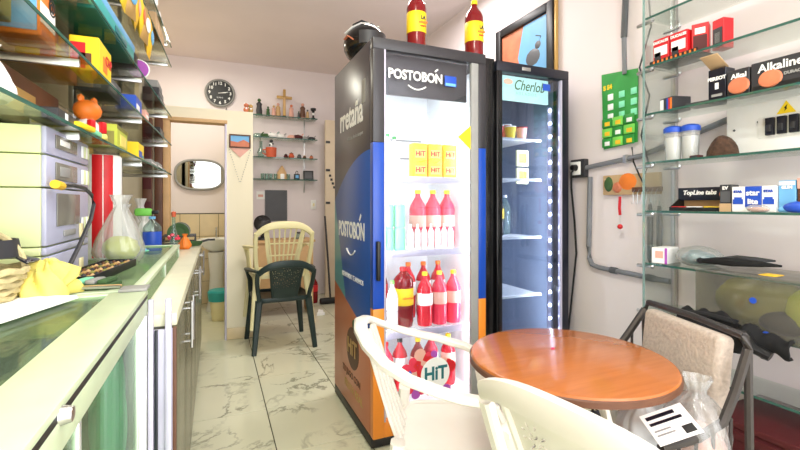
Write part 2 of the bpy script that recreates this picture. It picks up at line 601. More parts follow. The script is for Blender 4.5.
# ------------------------------------------------------------------ plastic chairs
def chair(name, label, m, loc, fdir, style, top=.82, zoff=0, group='stackable plastic chairs'):
    """local: +y is where a sitter faces, +x the sitter's right hand"""
    rz = math.atan2(-fdir[0], fdir[1])
    t = thing(name, label, 'chair', (loc[0], loc[1], zoff), rz, group)
    zs = .43
    b = MB()

    def seat(u, v):
        x, y = (u - .5) * 2, (v - .5) * 2
        ex = .225 - .012 * (1 - y)
        px, py = x * ex, y * .215
        k = 1 - .08 * (abs(x) ** 6) * (abs(y) ** 6)
        z = zs - .018 * (1 - x * x) * (1 - y * y * .6) - .022 * max(0, y - .75) * 4 * .5
        return Vector((px * k, py * k, z))
    b.grid(seat, 12, 12, m, .012)
    rim = []
    for k in range(40):
        a = 2 * PI * k / 40
        cx, cy = math.cos(a), math.sin(a)
        px = math.copysign(abs(cx) ** .35, cx) * .222
        py = math.copysign(abs(cy) ** .35, cy) * .213
        rim.append((px, py, zs - .012))
    b.sweep(rim, (.016, .04), m, closed=True, seg=8, power=.6)
    b.build('seat', t)
    hb = .80 if style == 'tub' else .66
    for sx in (-1, 1):
        for sy in (-1, 1):
            q = MB()
            if style == 'tub' and sy < 0:
                topz = (sx * .195, -.205, .50)
            else:
                topz = (sx * .2, sy * .19, zs - .01)
            foot = (sx * .245, sy * .245, 0)
            p = [Vector(topz).lerp(Vector(foot), k / 5) for k in range(6)]
            q.sweep(p, [(.06 - .022 * k / 5, .045 - .014 * k / 5) for k in range(6)], m, up=(0, sy, .01), seg=8, power=.55)
            q.build('leg', t)
    if style == 'tub':
        # one continuous rim: low arms that climb to the crown of the back
        half = [(0, -.345, .80), (.07, -.335, .79), (.135, -.30, .76), (.19, -.245, .725), (.228, -.17, .695), (.248, -.08, .672),
                (.246, -.02, .655), (.238, .03, .645), (.226, .07, .625), (.216, .085, .585)]
        path = [(-x, y, z) for x, y, z in half[::-1]] + half[1:]
        n = len(path)
        wt = [(.046, .026) for k in range(n)]
        q = MB(); q.sweep(path, wt, m, seg=10, power=.6); q.build('arm_rim', t)
        for sx in (-1, 1):
            q = MB(); q.sweep([(sx * .218, .08, .61), (sx * .213, .10, .53), (sx * .208, .14, .41)], [(.05, .026), (.06, .028), (.07, .03)], m, up=(1, 0, 0), seg=8, power=.6)
            q.build('arm_support', t)
        for k in range(-2, 3):
            q = MB()
            x0, x1 = k * .052, k * .036
            q.sweep([(x0, -.20, .425), (x0, -.235, .52), (x0 * .95, -.27, .63), (x0 * .9, -.315, .775)], (.026, .012), m, up=(0, 1, 0), seg=8, power=.6)
            q.build('back_slat', t)
        return t
    # reclined back: stiles, crown rail and a centre panel
    ry = lambda z: -.205 - .13 * ((z - zs) / (top - zs)) ** 1.2
    hw = lambda z: .20 + .025 * math.sin(PI * min(1, (z - zs) / (top - zs)) * .8)
    for sx in (-1, 1):
        zz = [zs - .02 + (top - .06 - zs) * k / 6 for k in range(7)]
        q = MB(); q.sweep([(sx * hw(max(z, zs)), ry(max(z, zs)), z) for z in zz], (.034, .03), m, up=(0, 1, 0), seg=8, power=.6); q.build('stile', t)
    crown = []
    for k in range(17):
        u = -1 + 2 * k / 16
        z = top - .018 - (.035 if style == 'floral' else .075) * abs(u) ** 3.2
        crown.append((u * .218, ry(z) - .012 * (1 - u * u), z))
    q = MB(); q.sweep(crown, [(.032, .062 - .02 * abs(-1 + 2 * k / 16) ** 2) for k in range(17)], m, seg=10, power=.55); q.build('top_rail', t)
    za, zb = zs - .01, top - .04
    if style == 'slats':
        for k in range(-3, 4):
            q = MB()
            q.sweep([(k * .026, ry(zs), za), (k * .034, ry(zs + .15) - .004, zs + .17), (k * .046, ry(zb) - .006, zb)], (.014, .01), m, up=(0, 1, 0), seg=6)
            q.build('back_slat', t)
        for z in (zs + .16, zs + .26):
            q = MB(); q.sweep([(-.12, ry(z), z), (0, ry(z) - .006, z), (.12, ry(z), z)], (.01, .012), m, seg=6); q.build('cross_rail', t)
        for sx in (-1, 1):
            q = MB(); q.sweep([(sx * .095, ry(zs), za), (sx * .13, ry(zs + .2), zs + .2), (sx * .155, ry(zb), zb)], (.028, .014), m, up=(0, 1, 0), seg=8); q.build('back_stay', t)
    else:
        # pierced panel: a lattice of small strips leaving leaf-shaped slots around flower centres
        q = MB()
        pw = .15 if style == 'floral' else .12
        nu, nv = 84, 76
        z0, z1 = za, zb
        vs = {}
        fl = [(-.085, .30), (.085, .30), (0, .275), (-.045, .2), (.045, .2), (-.095, .215), (.095, .215), (-.08, .12), (.08, .12), (0, .13)]

        def hole(x, z):
            zr = z - z0
            for fx, fz in fl:
                dx, dz = x - fx, zr - fz
                rr = math.hypot(dx, dz)
                if (.009 < rr < .019 and math.cos(math.atan2(dz, dx) * 6) > .55) or (.025 < rr < .036 and math.cos(math.atan2(dz, dx) * 9 + 1) > .68):
                    return True
            return False
        for i in range(nu):
            for j in range(nv):
                xa, xb = -pw + 2 * pw * i / nu, -pw + 2 * pw * (i + 1) / nu
                zA, zB = z0 + (z1 - z0) * j / nv, z0 + (z1 - z0) * (j + 1) / nv
                if hole((xa + xb) / 2, (zA + zB) / 2):
                    continue
                co = []
                for (ii, jj, xx, zz) in ((i, j, xa, zA), (i + 1, j, xb, zA), (i + 1, j + 1, xb, zB), (i, j + 1, xa, zB)):
                    if (ii, jj) not in vs:
                        wid = .78 + .3 * (zz - z0) / (z1 - z0)
                        vs[(ii, jj)] = q.bm.verts.new((xx * wid, ry(max(zz, zs)) - .012 * (1 - (xx / pw) ** 2), zz))
                    co.append(vs[(ii, jj)])
                q.bm.faces.new(co)
        q.mi(m)
        bmesh.ops.recalc_face_normals(q.bm, faces=q.bm.faces)
        bmesh.ops.solidify(q.bm, geom=list(q.bm.faces), thickness=.007)
        q.build('back_panel', t)
        for sx in (-1, 1):
            q = MB(); q.sweep([(sx * pw * (.78 + .3 * f), ry(zs + (zb - zs) * f), za + (zb - za) * f) for f in (0, .25, .5, .75, 1)], (.022, .02), m, up=(0, 1, 0), seg=8)
            q.build('panel_edge', t)
    for sx in (-1, 1):
        q = MB()
        q.sweep([(sx * .215, ry(.66) + .01, .665), (sx * .245, -.16, .66), (sx * .262, -.02, .655), (sx * .258, .10, .645), (sx * .24, .18, .61), (sx * .222, .20, .53), (sx * .212, .20, .41)],
                [(.036, .02), (.05, .02), (.055, .02), (.052, .02), (.045, .022), (.045, .022), (.05, .024)], m, seg=8, power=.6)
        q.build('armrest', t)
    return t


chair('plastic_chair', 'white plastic armchair with curved rim in front of the tall drinks fridge', 'white_plastic', (.765, 1.245), (.89, -.45), 'tub')
chair('plastic_chair', 'ivory white plastic chair with pierced floral backrest, nearest the camera', 'white_plastic', (.905, .655), (.985, .17), 'floral', .835)
chair('plastic_chair', 'dark green plastic armchair at the bottom of the stacked pair', 'green_plastic', (.515, 3.83), (-.05, 1), 'pierced', .74)
chair('plastic_chair', 'cream plastic chair with slatted fan back stacked on the green chair', 'cream_plastic', (.505, 3.87), (-.05, 1), 'slats', .86, .19)

# ------------------------------------------------------------------ round table
t = thing('round_table', 'round orange-brown wooden table with dark edge between the white chairs', 'table', (1.02, 1.035, 0))
b = MB(); b.lathe([(0, .69), (.28, .69), (.298, .694), (.303, .70), (.303, .715), (.298, .722), (.292, .724), (0, .724)], 'table_wood', seg=72); b.build('table_top', t)
b = MB(); b.lathe([(.3015, .696), (.3055, .699), (.3055, .713), (.3015, .717)], 'brown', seg=72); b.build('edge_band', t)
b = MB(); b.lathe([(.03, .04), (.03, .66), (.05, .67)], 'black', seg=16); b.build('pedestal', t)
b = MB(); b.lathe([(0, .67), (.09, .67), (.09, .69), (0, .69)], 'black', seg=16); b.build('top_plate', t)
b = MB()
for k in range(4):
    a = k * PI / 2 + .4
    b.sweep([(0, 0, .05), (.12 * math.cos(a), .12 * math.sin(a), .045), (.24 * math.cos(a), .24 * math.sin(a), .015)], [(.05, .04), (.045, .035), (.04, .03)], 'black', seg=8)
b.build('base', t)
b = MB()
b.lathe([(0, .0), (.007, .001), (.006, .002), (0, .003)], 'pink_soda', seg=10, sx=1.6); tag(b.build('painted_reflection'), 'tiny pink disc imitating a reflection on the round table', 'reflection').location = (1.02, 1.1, .7245)  # pink disc stands in for a small reflection in the tabletop
bpy.data.objects['painted_reflection'].rotation_euler.z = .6

# ------------------------------------------------------------------ fridge builders
def bottle_parts(t, r, h, body, label_m, cap_m, band=(.42, .66), neck=.3, seg=18, label_text=None, clear=False):
    """parts of a soda bottle standing at the thing's origin"""
    sh = h * (1 - neck)
    b = MB()
    b.lathe([(0, .004), (r * .55, 0), (r * .9, .006), (r, .03 * h / .3), (r * .97, h * .2), (r, h * .38), (r, sh * .94), (r * .95, sh), (r * .82, sh + (h - sh) * .18), (r * .55, sh + (h - sh) * .4), (r * .32, sh + (h - sh) * .62), (r * .28, h * .94), (0, h * .94)], body, seg=seg)
    b.build('body', t)
    if label_m:
        b = MB(); b.lathe([(r * 1.01, h * band[0]), (r * 1.02, h * band[0] + .001), (r * 1.02, h * band[1] - .001), (r * 1.01, h * band[1])], label_m, seg=seg)
        lb = b.build('label_band', t)
        if label_text:
            text('lettering', label_text[0], label_text[1], (label_text[3] * r * .35, -r * 1.035, h * (band[0] * .55 + band[1] * .45)), FRONT, label_text[2], t, sx=.8, bold=.0006)
    b = MB(); b.lathe([(0, h), (r * .34, h), (r * .36, h - .003), (r * .36, h * .935), (0, h * .935)], cap_m, seg=12); b.build('cap', t)


def bottle(label, loc, r, h, body, label_m, cap_m, cat='bottle', name='soda_bottle', group=None, **k):
    t = thing(name, label, cat, loc, k.pop('rz', 0), group)
    bottle_parts(t, r, h, body, label_m, cap_m, **k)
    return t


# --- tall soda fridge
F = thing('drinks_fridge', 'tall soda display fridge with black, blue and orange wrap and lit interior', 'fridge', (.70, 2.0, 0))
fw, fd, fh = .715, .68, 2.01
b = MB(); b.box((0, 0, .06), (.03, fd, fh), 'fridge_wrap', .004); b.build('side_panel', F)
b = MB(); b.box((fw - .03, 0, .06), (fw, fd, fh), 'black', .004); b.build('side_panel', F)
b = MB(); b.box((.03, fd - .03, .06), (fw - .03, fd, fh), 'fridge_white'); b.build('back_panel', F)
b = MB(); b.box((.03, .0, fh - .05), (fw - .03, fd - .03, fh), 'fridge_dark', .003); b.build('top_panel', F)
b = MB(); b.box((.03, .0, .06), (fw - .03, fd - .03, .15), 'fridge_white', .003); b.build('floor_panel', F)
b = MB()
b.box((.031, .05, .15), (.036, fd - .03, 1.95), 'fridge_white'); b.box((.645, .05, .15), (fw - .031, fd - .03, 1.95), 'fridge_white')
b.build('inner_lining', F)
b = MB(); b.box((.0, -.02, .005), (fw, fd, .06), 'black', .004); b.build('plinth', F)
# door
D = MB()
y0, y1 = -.045, -.003
for (a, c, m) in ((.06, .69, 'fridge_orange'), (.69, 1.5, 'fridge_blue'), (1.5, 1.955, 'fridge_dark')):
    D.box((0, y0, a), (.058, y1, c), m, .003)
    D.box((.602, y0, a), (.648, y1, c), m, .003)
D.box((0, y0, 1.955), (.648, y1, 2.01), 'fridge_dark', .004)
D.box((.058, y0, .06), (.602, y1, .135), 'fridge_orange', .003)
door = D.build('door', F)
b = MB(); b.box((.056, -.03, .133), (.567, -.024, 1.957), 'door_glass'); b.build('glass_pane', door)
b = MB()
b.box((.058, -.046, .135), (.066, -.02, 1.955), 'lavender_metal', .001); b.box((.557, -.044, .135), (.602, -.02, 1.955), 'grey', .004); b.build('glass_gasket', door)
b = MB(); b.box((.012, -.075, .83), (.03, -.046, 1.02), 'black', .006); b.build('door_handle', door)
b = MB(); b.box((.648, -.03, .06), (fw, -.002, 2.0), 'black_gloss', .004); b.build('frame_filler', F)
# header sign
b = MB(); b.box((.068, .0, 1.75), (.555, .018, 1.953), 'fridge_dark', .002); hd = b.build('header_sign', F)
text('lettering', 'POSTOBON', .066, (.235, -.033, 1.845), FRONT, 'white', F, sx=.86, bold=.002)
b = MB(); b.box((.0, -.034, -.004), (.022, -.032, .004), 'white', mx=mx_at(.343, 0, 1.882, ry=R(-40))); b.build('accent_mark', F)
b = MB()
b.sweep([(.19 + .1 * k / 8, -.034, 1.797 - .018 * math.sin(PI * k / 8)) for k in range(9)], (.004, .007), 'white', seg=6); b.build('smile_mark', F)
b = MB(); b.box((.40, -.034, 1.815), (.47, -.031, 1.87), 'blue', .004); b.box((.405, -.0345, 1.818), (.465, -.0335, 1.832), 'sky_blue'); b.build('sticker', F)
# side print
text('lettering', 'rretaña', .19, (-.001, .33, 1.69), LEFTW, 'white', F, sx=.78, bold=.004)
text('lettering', 'deliciosa desde siempre', .03, (-.001, .25, 1.57), LEFTW, 'grey', F, sx=1)
text('lettering', 'POSTOBON', .125, (-.001, .33, 1.05), LEFTW, 'white', F, sx=.74, bold=.003)
b = MB(); b.box((-.002, -.004, -.02), (-.0005, .012, .02), 'white', mx=mx_at(0, .15, 1.125, rx=R(40))); b.build('accent_mark', F)
b = MB(); b.sweep([(-.001, .40 - .16 * k / 8, .945 - .03 * math.sin(PI * k / 8)) for k in range(9)], (.006, .012), 'white', up=(1, 0, 0), seg=6); b.build('smile_mark', F)
text('lettering', 'BIENVENIDO TE AMAMOS', .038, (-.001, .30, .79), LEFTW, 'white', F, sx=.9)
b = MB(); b.lathe([(0, -.002), (.115, -.002), (.115, .0015), (0, .0015)], 'brown', seg=28, mx=Matrix.Rotation(R(-90), 4, 'Y'), c=(0, .29, .40)); b.lathe([(0, 0), (.03, 0), (.02, .003), (0, .003)], 'foliage', seg=10, mx=Matrix.Rotation(R(-90), 4, 'Y'), c=(-.0, .27, .535)); b.build('round_logo', F)
text('lettering', 'HiT', .12, (-.005, .29, .40), LEFTW, 'gold', F, sx=.95, bold=.003)
text('lettering', 'TU JUGO CON', .05, (-.001, .32, .24), LEFTW, 'brown', F, sx=1, bold=.001)
text('lettering', 'FRUTA REAL', .06, (-.001, .28, .165), LEFTW, 'gold', F, sx=1, bold=.001)
b = MB(); b.box((-.001, .07, 1.72), (.0, .13, 1.84), 'grey'); b.build('sticker', F)
# Hit fruit sticker on the glass
b = MB()
rnd = random.Random(3)
for k in range(44):
    a = rnd.uniform(0, 2 * PI)
    rr = rnd.uniform(.03, .16)
    b.lathe([(0, .001), (rnd.uniform(.018, .035), .001), (0, .002)], rnd.choice(['pink_soda', 'purple', 'red', 'skin_pink', 'pink_soda', 'blue']), seg=12, mx=Matrix.Rotation(R(90), 4, 'X'), c=(.315 + rr * math.cos(a) * .95, -.031, .325 + rr * math.sin(a) * .75))
st = b.build('fruit_sticker', F)
b = MB(); b.lathe([(0, 0), (.083, 0), (.083, .003), (0, .003)], 'white', seg=32, mx=Matrix.Rotation(R(90), 4, 'X'), c=(.345, -.032, .325)); b.build('logo_disc', st)
text('lettering', 'HiT', .095, (.345, -.0365, .325), FRONT, 'teal_dark', F, sx=.9, bold=.003)
# yellow price flag on the glass
b = MB(); b.prism([(-.075, 0), (0, .062), (.01, .055), (.01, -.055), (0, -.062)], 0, .002, 'yellow', mx_at(.555, -.032, 1.555, rx=R(90))); b.build('price_flag', F)
# shelves
FZ = (.17, .52, .945, 1.335)
for z in FZ[1:]:
    b = MB()
    b.box((.04, .07, z - .012), (.64, .085, z), 'white', .002); b.box((.04, .55, z - .008), (.64, .56, z), 'white')
    for k in range(30):
        b.box((.045 + .02 * k, .07, z - .005), (.049 + .02 * k, .56, z - .001), 'white')
    sh = b.build('wire_shelf', F)
    b = MB(); b.box((.04, .062, z - .022), (.64, .07, z + .012), 'lavender_metal', .001); b.build('price_rail', sh)
for k in range(3):
    b = MB(); b.box((.1, fd - .034, 1.38 + .12 * k), (.6, fd - .03, 1.39 + .12 * k), 'grey'); b.build('back_rib', F)
b = MB(); b.box((.622, .03, .16), (.64, .045, 1.74), 'led_soft'); b.build('light_strip', F)
b = MB(); b.box((.04, .03, .16), (.05, .04, 1.74), 'led_soft'); b.build('light_strip', F)
b = MB(); b.box((.1, .2, 1.94), (.6, .24, 1.955), 'led_soft'); b.build('light_strip', F)
for (lx, lr) in ((.615, R(60)), (.06, R(-60))):
    l = area('fridge_light', (0, 0, 0), (0, 0, 0), 0.03, 1.5, 3.2, (.92, .97, 1.0)); l.parent = F
    l.location = (lx, .06, .95); l.rotation_euler = (R(90), 0, R(40) if lx > .3 else R(-40))
l = area('fridge_light', (0, 0, 0), (0, 0, 0), .5, .1, 1.6, (.92, .97, 1.0)); l.parent = F
l.location = (.35, .25, 1.93); l.rotation_euler = (0, 0, 0)
ox, oy = .70, 2.0
G = 'drinks on the shelves of the tall soda fridge'
# top shelf
for i, x in enumerate((1.043, 1.138, 1.233)):
    who = ('left', 'middle', 'right')[i]
    t = thing('juice_carton', f'{who} yellow juice carton with red print, top shelf of tall fridge', 'carton', (x, 2.17, 1.3365), 0, G)
    q = MB(); q.box((-.042, -.03, 0), (.042, .03, .20), 'juice_yellow', .003); q.build('body', t)
    for j in range(2):
        q = MB(); q.box((-.03, -.0315, .03 + .09 * j), (.03, -.0295, .075 + .09 * j), 'cloth_yellow'); q.build('print_panel', t)
        text('lettering', 'HiT', .04, (0, -.033, .052 + .09 * j), FRONT, 'red', t, bold=.001)
bottle('tall white bottle at the back of the top shelf of the tall fridge', (1.225, 2.40, 1.3365), .045, .38, 'white', None, 'white', group=G)
for i, x in enumerate((.85, .90)):
    bottle(('leftmost' if i == 0 else 'second') + ' white bottle with green cap, top shelf of tall fridge', (x + .02 * i, 2.15 + .07 * i, 1.3365), .032, .24, 'milky_plastic', 'white', 'green', group=G)
bottle('slim orange and pink bottle at the left end of the top fridge shelf', (.79, 2.16, 1.3365), .02, .2, 'orange', 'pink_soda', 'white', group=G)
# second shelf
for i, x in enumerate((1.085, 1.183, 1.278)):
    who = ('left', 'middle', 'right')[i]
    bottle(f'{who} of three pink soda bottles with yellow caps on the second fridge shelf', (x, 2.26, .9465), .049, .335, 'pink_soda', 'skin_pink', 'yellow', group=G, band=(.36, .56))
for i in range(7):
    bottle(f'small white drinking-yoghurt bottle, number {("one","two","three","four","five","six","seven")[i]} from the left in the second shelf front row', (.97 + .041 * i, 2.11, .9465), .017, .145, 'white', None, 'white', name='yoghurt_bottle', group=G)
for i, x in enumerate((.858, .926)):
    for j in range(2):
        t = thing('soda_can', f'{("left", "right")[i]} {("lower", "upper")[j]} pale green can on the second fridge shelf', 'can', (x, 2.16, .9465 + .1255 * j), 0, G)
        q = MB(); q.lathe([(0, 0), (.026, 0), (.031, .008), (.031, .112), (.027, .122), (0, .122)], 'mint', seg=18); q.build('body', t)
        q = MB(); q.lathe([(0, .1222), (.025, .1222), (.026, .125), (0, .1245)], 'steel', seg=18); q.build('lid', t)
t = thing('juice_carton', 'small orange and blue carton at the left end of the second fridge shelf', 'carton', (.808, 2.13, .9465), 0, G)
q = MB(); q.box((-.013, -.02, 0), (.013, .02, .13), 'orange', .002); q.build('body', t)
q = MB(); q.box((-.0135, -.0208, .06), (.0135, -.0198, .1), 'yellow'); q.build('print_panel', t)
# third shelf
bottle('large dark cola bottle with yellow label on the third fridge shelf', (.958, 2.18, .5215), .056, .33, 'cola_red', 'yellow', 'red', group=G, band=(.38, .66), neck=.2, label_text=('colombiana', .018, 'orange', .2))
bottle('white bottle with green cap beside the cola on the third fridge shelf', (.868, 2.12, .5215), .03, .27, 'milky_plastic', 'white', 'bright_green', group=G)
bottle('pale green bottle at the left end of the third fridge shelf', (.80, 2.17, .5215), .028, .26, 'clear_bottle', None, 'green', group=G)
bottle('dark cola bottle standing behind the white bottle on the third fridge shelf', (.88, 2.34, .5215), .045, .33, 'cola_red', 'red', 'red', group=G)
for i, x in enumerate((1.075, 1.167, 1.257)):
    who = ('left', 'middle', 'right')[i]
    bottle(f'{who} of three red soda bottles with yellow caps on the third fridge shelf', (x, 2.15, .5215), .044, .30, 'pink_soda' if i else 'red_soda', 'white' if i == 0 else 'skin_pink', 'yellow', group=G, band=(.4, .62))
for i, x in enumerate((1.06, 1.16, 1.26)):
    who = ('left', 'middle', 'right')[i]
    bottle(f'{who} red bottle with orange cap in the third fridge shelf back row', (x, 2.34, .5215), .045, .33, 'red_soda', 'white', 'orange', group=G)
# bottom
for i in range(5):
    bottle(f'red cola bottle {("at the left end", "second from left", "in the middle", "second from right", "at the right end")[i]} of the bottom fridge shelf', (.86 + .098 * i, 2.2 + .03 * (i % 2), .1515), .043, .29, ('pink_soda', 'red_soda', 'cola_red')[i % 3], 'white' if i % 2 else 'skin_pink', ('red', 'black', 'yellow', 'red', 'yellow')[i], group=G)

# things on top of the fridges
for (nm, x, y, rz_) in (('left', 1.0, 2.1, 0), ('right', 1.357, 2.085, 0)):
    t = thing('soda_bottle', f'large red-brown soda bottle with yellow label, {nm} of the two on the fridge top', 'bottle', (x, y, 2.0105), 0, 'soda bottles on top of the fridge')
    bottle_parts(t, .053, .345, 'cola_red', 'yellow', 'yellow', band=(.3, .62), neck=.26, seg=26)
    text('lettering', 'LA', .026, (.014, -.0545, .178), FRONT, 'charcoal', t, sx=.9, bold=.0012)
    text('lettering', 'colombi', .021, (.013, -.0545, .155), FRONT, 'orange', t, sx=.72, bold=.0012, shear=.15)
    text('lettering', 'nuestra', .015, (.013, -.0545, .135), FRONT, 'red', t, sx=.72, bold=.0004)
H = thing('motorcycle_helmet', 'black motorcycle helmet with pale markings on top of the tall fridge', 'helmet', (.79, 2.36, 2.0105), R(20))
q = MB(); q.ball((0, 0, .105), (.11, .135, .115), 'black_gloss', 3, flat=-.1); q.build('shell', H)
q = MB(); q.grid(lambda u, v: Vector((math.sin((u - .5) * 2.0) * .114, -math.cos((u - .5) * 2.0) * .139, .075 + .07 * v)), 12, 4, 'charcoal', .004); q.build('visor', H)
for k in (-1, 1):
    q = MB(); q.sweep([(k * .03, -.09, .195), (k * .06, -.05, .2), (k * .085, .0, .185), (k * .09, .06, .165)], (.006, .014), 'white', up=(k, 0, .2), seg=6); q.build('stripe', H)
q = MB(); q.sweep([(-.11, -.04, .1), (-.113, 0, .13), (-.108, .04, .12)], (.006, .02), 'tomato', up=(1, 0, 0), seg=6); q.build('sticker', H)
q = MB(); q.box((-.05, -.04, .213), (.05, .05, .228), 'charcoal', .006); q.build('air_vent', H)

# --- second, darker fridge
F2 = thing('display_fridge', 'dark blue display fridge with LED strip and pale green header sign', 'fridge', (1.42, 2.0, 0))
gw, gd, gh = .515, .62, 1.99
b = MB(); b.box((0, 0, .06), (.03, gd, gh), 'navy', .004); b.build('side_panel', F2)
b = MB(); b.box((gw - .03, 0, .06), (gw, gd, gh), 'navy', .004); b.build('side_panel', F2)
b = MB(); b.box((.03, gd - .03, .06), (gw - .03, gd, gh), 'navy_inner'); b.build('back_panel', F2)
b = MB(); b.box((.03, 0, gh - .04), (gw - .03, gd - .03, gh), 'navy', .003); b.build('top_panel', F2)
b = MB(); b.box((.03, 0, .06), (gw - .03, gd - .03, .2), 'navy_inner', .003); b.build('floor_panel', F2)
b = MB(); b.box((0, -.01, .005), (gw, gd, .06), 'black', .003); b.build('plinth', F2)
b = MB(); b.box((.0305, .05, .2), (.034, gd - .031, 1.945), 'navy_inner'); b.box((gw - .034, .05, .2), (gw - .0305, gd - .031, 1.945), 'navy_inner'); b.build('inner_lining', F2)
b = MB()
b.box((0, -.045, .06), (.037, -.003, 1.935), 'black_gloss', .003); b.box((.467, -.045, .06), (gw, -.003, 1.935), 'navy', .003)
b.box((0, -.045, 1.935), (gw, -.003, 1.99), 'navy', .003); b.box((.037, -.045, .06), (.467, -.003, .2), 'navy', .003)
dr = b.build('door', F2)
b = MB(); b.box((.035, -.03, .198), (.469, -.024, 1.937), 'dark_door_glass'); b.build('glass_pane', dr)
b = MB(); b.box((.455, -.044, .2), (.466, -.022, 1.93), 'lavender_metal', .001); b.build('glass_gasket', dr)
b = MB(); b.box((.17, -.048, 1.953), (.23, -.044, 1.973), 'steel', .003); b.build('badge', dr)
b = MB(); b.box((.04, 0, 1.79), (.40, .015, 1.93), 'sign_glow', .002); b.build('header_sign', F2)
text('lettering', 'Cherlob', .082, (.23, -.033, 1.87), FRONT, 'foliage', F2, sx=.8, shear=.35)
text('lettering', 'H E L A D O S', .024, (.21, -.033, 1.825), FRONT, 'mint', F2)
b = MB(); b.box((.33, -.034, 1.86), (.385, -.031, 1.9), 'blue', .003); b.build('sticker', F2)
b = MB(); b.lathe([(0, 0), (.03, 0), (.03, .002), (0, .002)], 'skin_pink', seg=16, mx=Matrix.Rotation(R(90), 4, 'X'), c=(.085, -.031, 1.885), sy=.5); b.build('pink_emblem', F2)
for z in (.66, 1.006, 1.352, 1.59):
    b = MB(); b.box((.035, .06, z - .014), (.40, .075, z), 'white', .002)
    for k in range(19):
        b.box((.038 + .019 * k, .06, z - .006), (.044 + .019 * k, .5, z - .002), 'white')
    b.build('wire_shelf', F2)
for z in (.5, .9, 1.25, 1.48):
    b = MB(); b.box((.04, gd - .036, z), (.46, gd - .03, z + .02), 'navy'); b.build('back_rib', F2)
b = MB(); b.box((.415, .02, .22), (.445, .03, 1.78), 'lavender_metal', .002); ls = b.build('light_strip', F2)
for k in range(20):
    b = MB(); b.ball((.43, .017, .28 + .078 * k), .0095, 'led', 1); b.build('led_dot', ls)
l = area('display_fridge_light', (0, 0, 0), (0, 0, 0), .02, 1.5, 8, (.88, .93, 1.0)); l.parent = F2
l.location = (.41, .035, .95); l.rotation_euler = (R(90), 0, R(28))
G2 = 'packs and drinks in the dark display fridge'
for i, (x, z, m1, m2) in enumerate(((1.57, 1.592, 'red', 'white'), (1.66, 1.592, 'yellow', 'white'), (1.745, 1.592, 'skin_pink', 'red'))):
    t = thing('yoghurt_cup', ('red', 'yellow', 'pink')[i] + ' yoghurt cup on the top shelf of the dark fridge', 'cup', (x, 2.15, z), 0, G2)
    q = MB(); q.lathe([(0, 0), (.025, 0), (.034, .075), (0, .075)], m1, seg=16); q.build('cup', t)
    q = MB(); q.lathe([(0, .0755), (.036, .0755), (.036, .081), (0, .081)], m2, seg=16); q.build('lid', t)
for i, x in enumerate((1.62, 1.71, 1.79)):
    t = thing('yoghurt_cup', ('dark red', 'yellow', 'pale pink')[i] + ' cup further back on the top shelf of the dark fridge', 'cup', (x, 2.36, 1.592), 0, G2)
    q = MB(); q.lathe([(0, 0), (.025, 0), (.034, .13), (0, .13)], ('dark_red', 'yellow', 'tomato')[i], seg=16); q.build('cup', t)
    q = MB(); q.lathe([(0, .1305), (.036, .1305), (.036, .136), (0, .136)], 'white', seg=16); q.build('lid', t)
for i in range(2):
    t = thing('snack_pack', ('upper', 'lower')[i] + ' cream and yellow pack hanging at the right of the dark fridge', 'pack', (1.765, 2.17, 1.485 - .11 * i), 0, G2)
    q = MB(); q.box((-.045, -.008, -.05), (.045, .008, .05), 'cream_plastic', .004); q.build('body', t)
    q = MB(); q.box((-.03, -.0095, -.03), (.03, -.0075, .03), 'juice_yellow'); q.build('print_panel', t)
for i, (x, y, m1, lm) in enumerate(((1.565, 2.14, 'navy', 'yellow'), (1.61, 2.28, 'blue', 'white'), (1.72, 2.28, 'clear_bottle', None))):
    bottle(('dark bottle with yellow label', 'blue bottle behind the dark one', 'clear water bottle')[i] + ' on the third shelf of the dark fridge', (x, y, 1.0075), .033, .25, m1, lm, 'white', group=G2)
for i, x in enumerate((1.56, 1.66, 1.76)):
    t = thing('packaged_food', ('left', 'middle', 'right')[i] + ' wrapped red and grey pack on the floor of the dark fridge', 'pack', (x, 2.2, .2015), .3 * i, G2)
    q = MB(); q.ball((0, 0, .05), (.045, .05, .05), ('red', 'grey', 'charcoal')[i], 2, .06, flat=-.05); q.build('body', t)
    q = MB(); q.box((-.02, -.052, .03), (.02, -.046, .07), 'white', .003); q.build('label_patch', t)

# ------------------------------------------------------------------ right wall: picture, conduit, socket, cards
t = thing('framed_picture', 'dark framed painting of a sunset scene leaning above the dark fridge', 'picture', (2.045, 2.48, 1.96))
b = MB()
for (a, c) in (((-.035, -.31, 0), (0, -.25, .575)), ((-.035, .25, 0), (0, .31, .575)), ((-.035, -.25, 0), (0, .25, .06)), ((-.035, -.25, .515), (0, .25, .575))):
    b.box(a, c, 'black', .006)
b.box((-.025, -.33, 0), (-.004, -.311, .575), 'gold', .003)
b.build('frame', t)
b = MB(); b.box((-.014, -.25, .06), (-.004, .25, .515), 'tomato')
b.build('painted_panel', t)
b = MB(); b.prism([(-.24, .06), (-.24, .51), (.0, .51), (.06, .3), (-.02, .06)], 0, .003, 'sky_blue', mx_at(-.0145, 0, 0, rx=R(90), rz=R(90)) @ Matrix.Translation((0, 0, -.002))); b.build('painted_sky', t)
b = MB(); b.ball((-.016, -.1, .26), (.004, .075, .06), 'dark_grey', 2); b.ball((-.016, -.15, .33), (.004, .03, .028), 'dark_grey', 2); b.sweep([(-.017, -.16, .34), (-.017, -.18, .38), (-.017, -.13, .4)], (.004, .008), 'charcoal', seg=6); b.build('painted_animal', t)
b = MB(); b.box((-.016, .02, .08), (-.013, .2, .18), 'brown'); b.box((-.016, .1, .18), (-.013, .14, .26), 'brown'); b.build('painted_town', t)

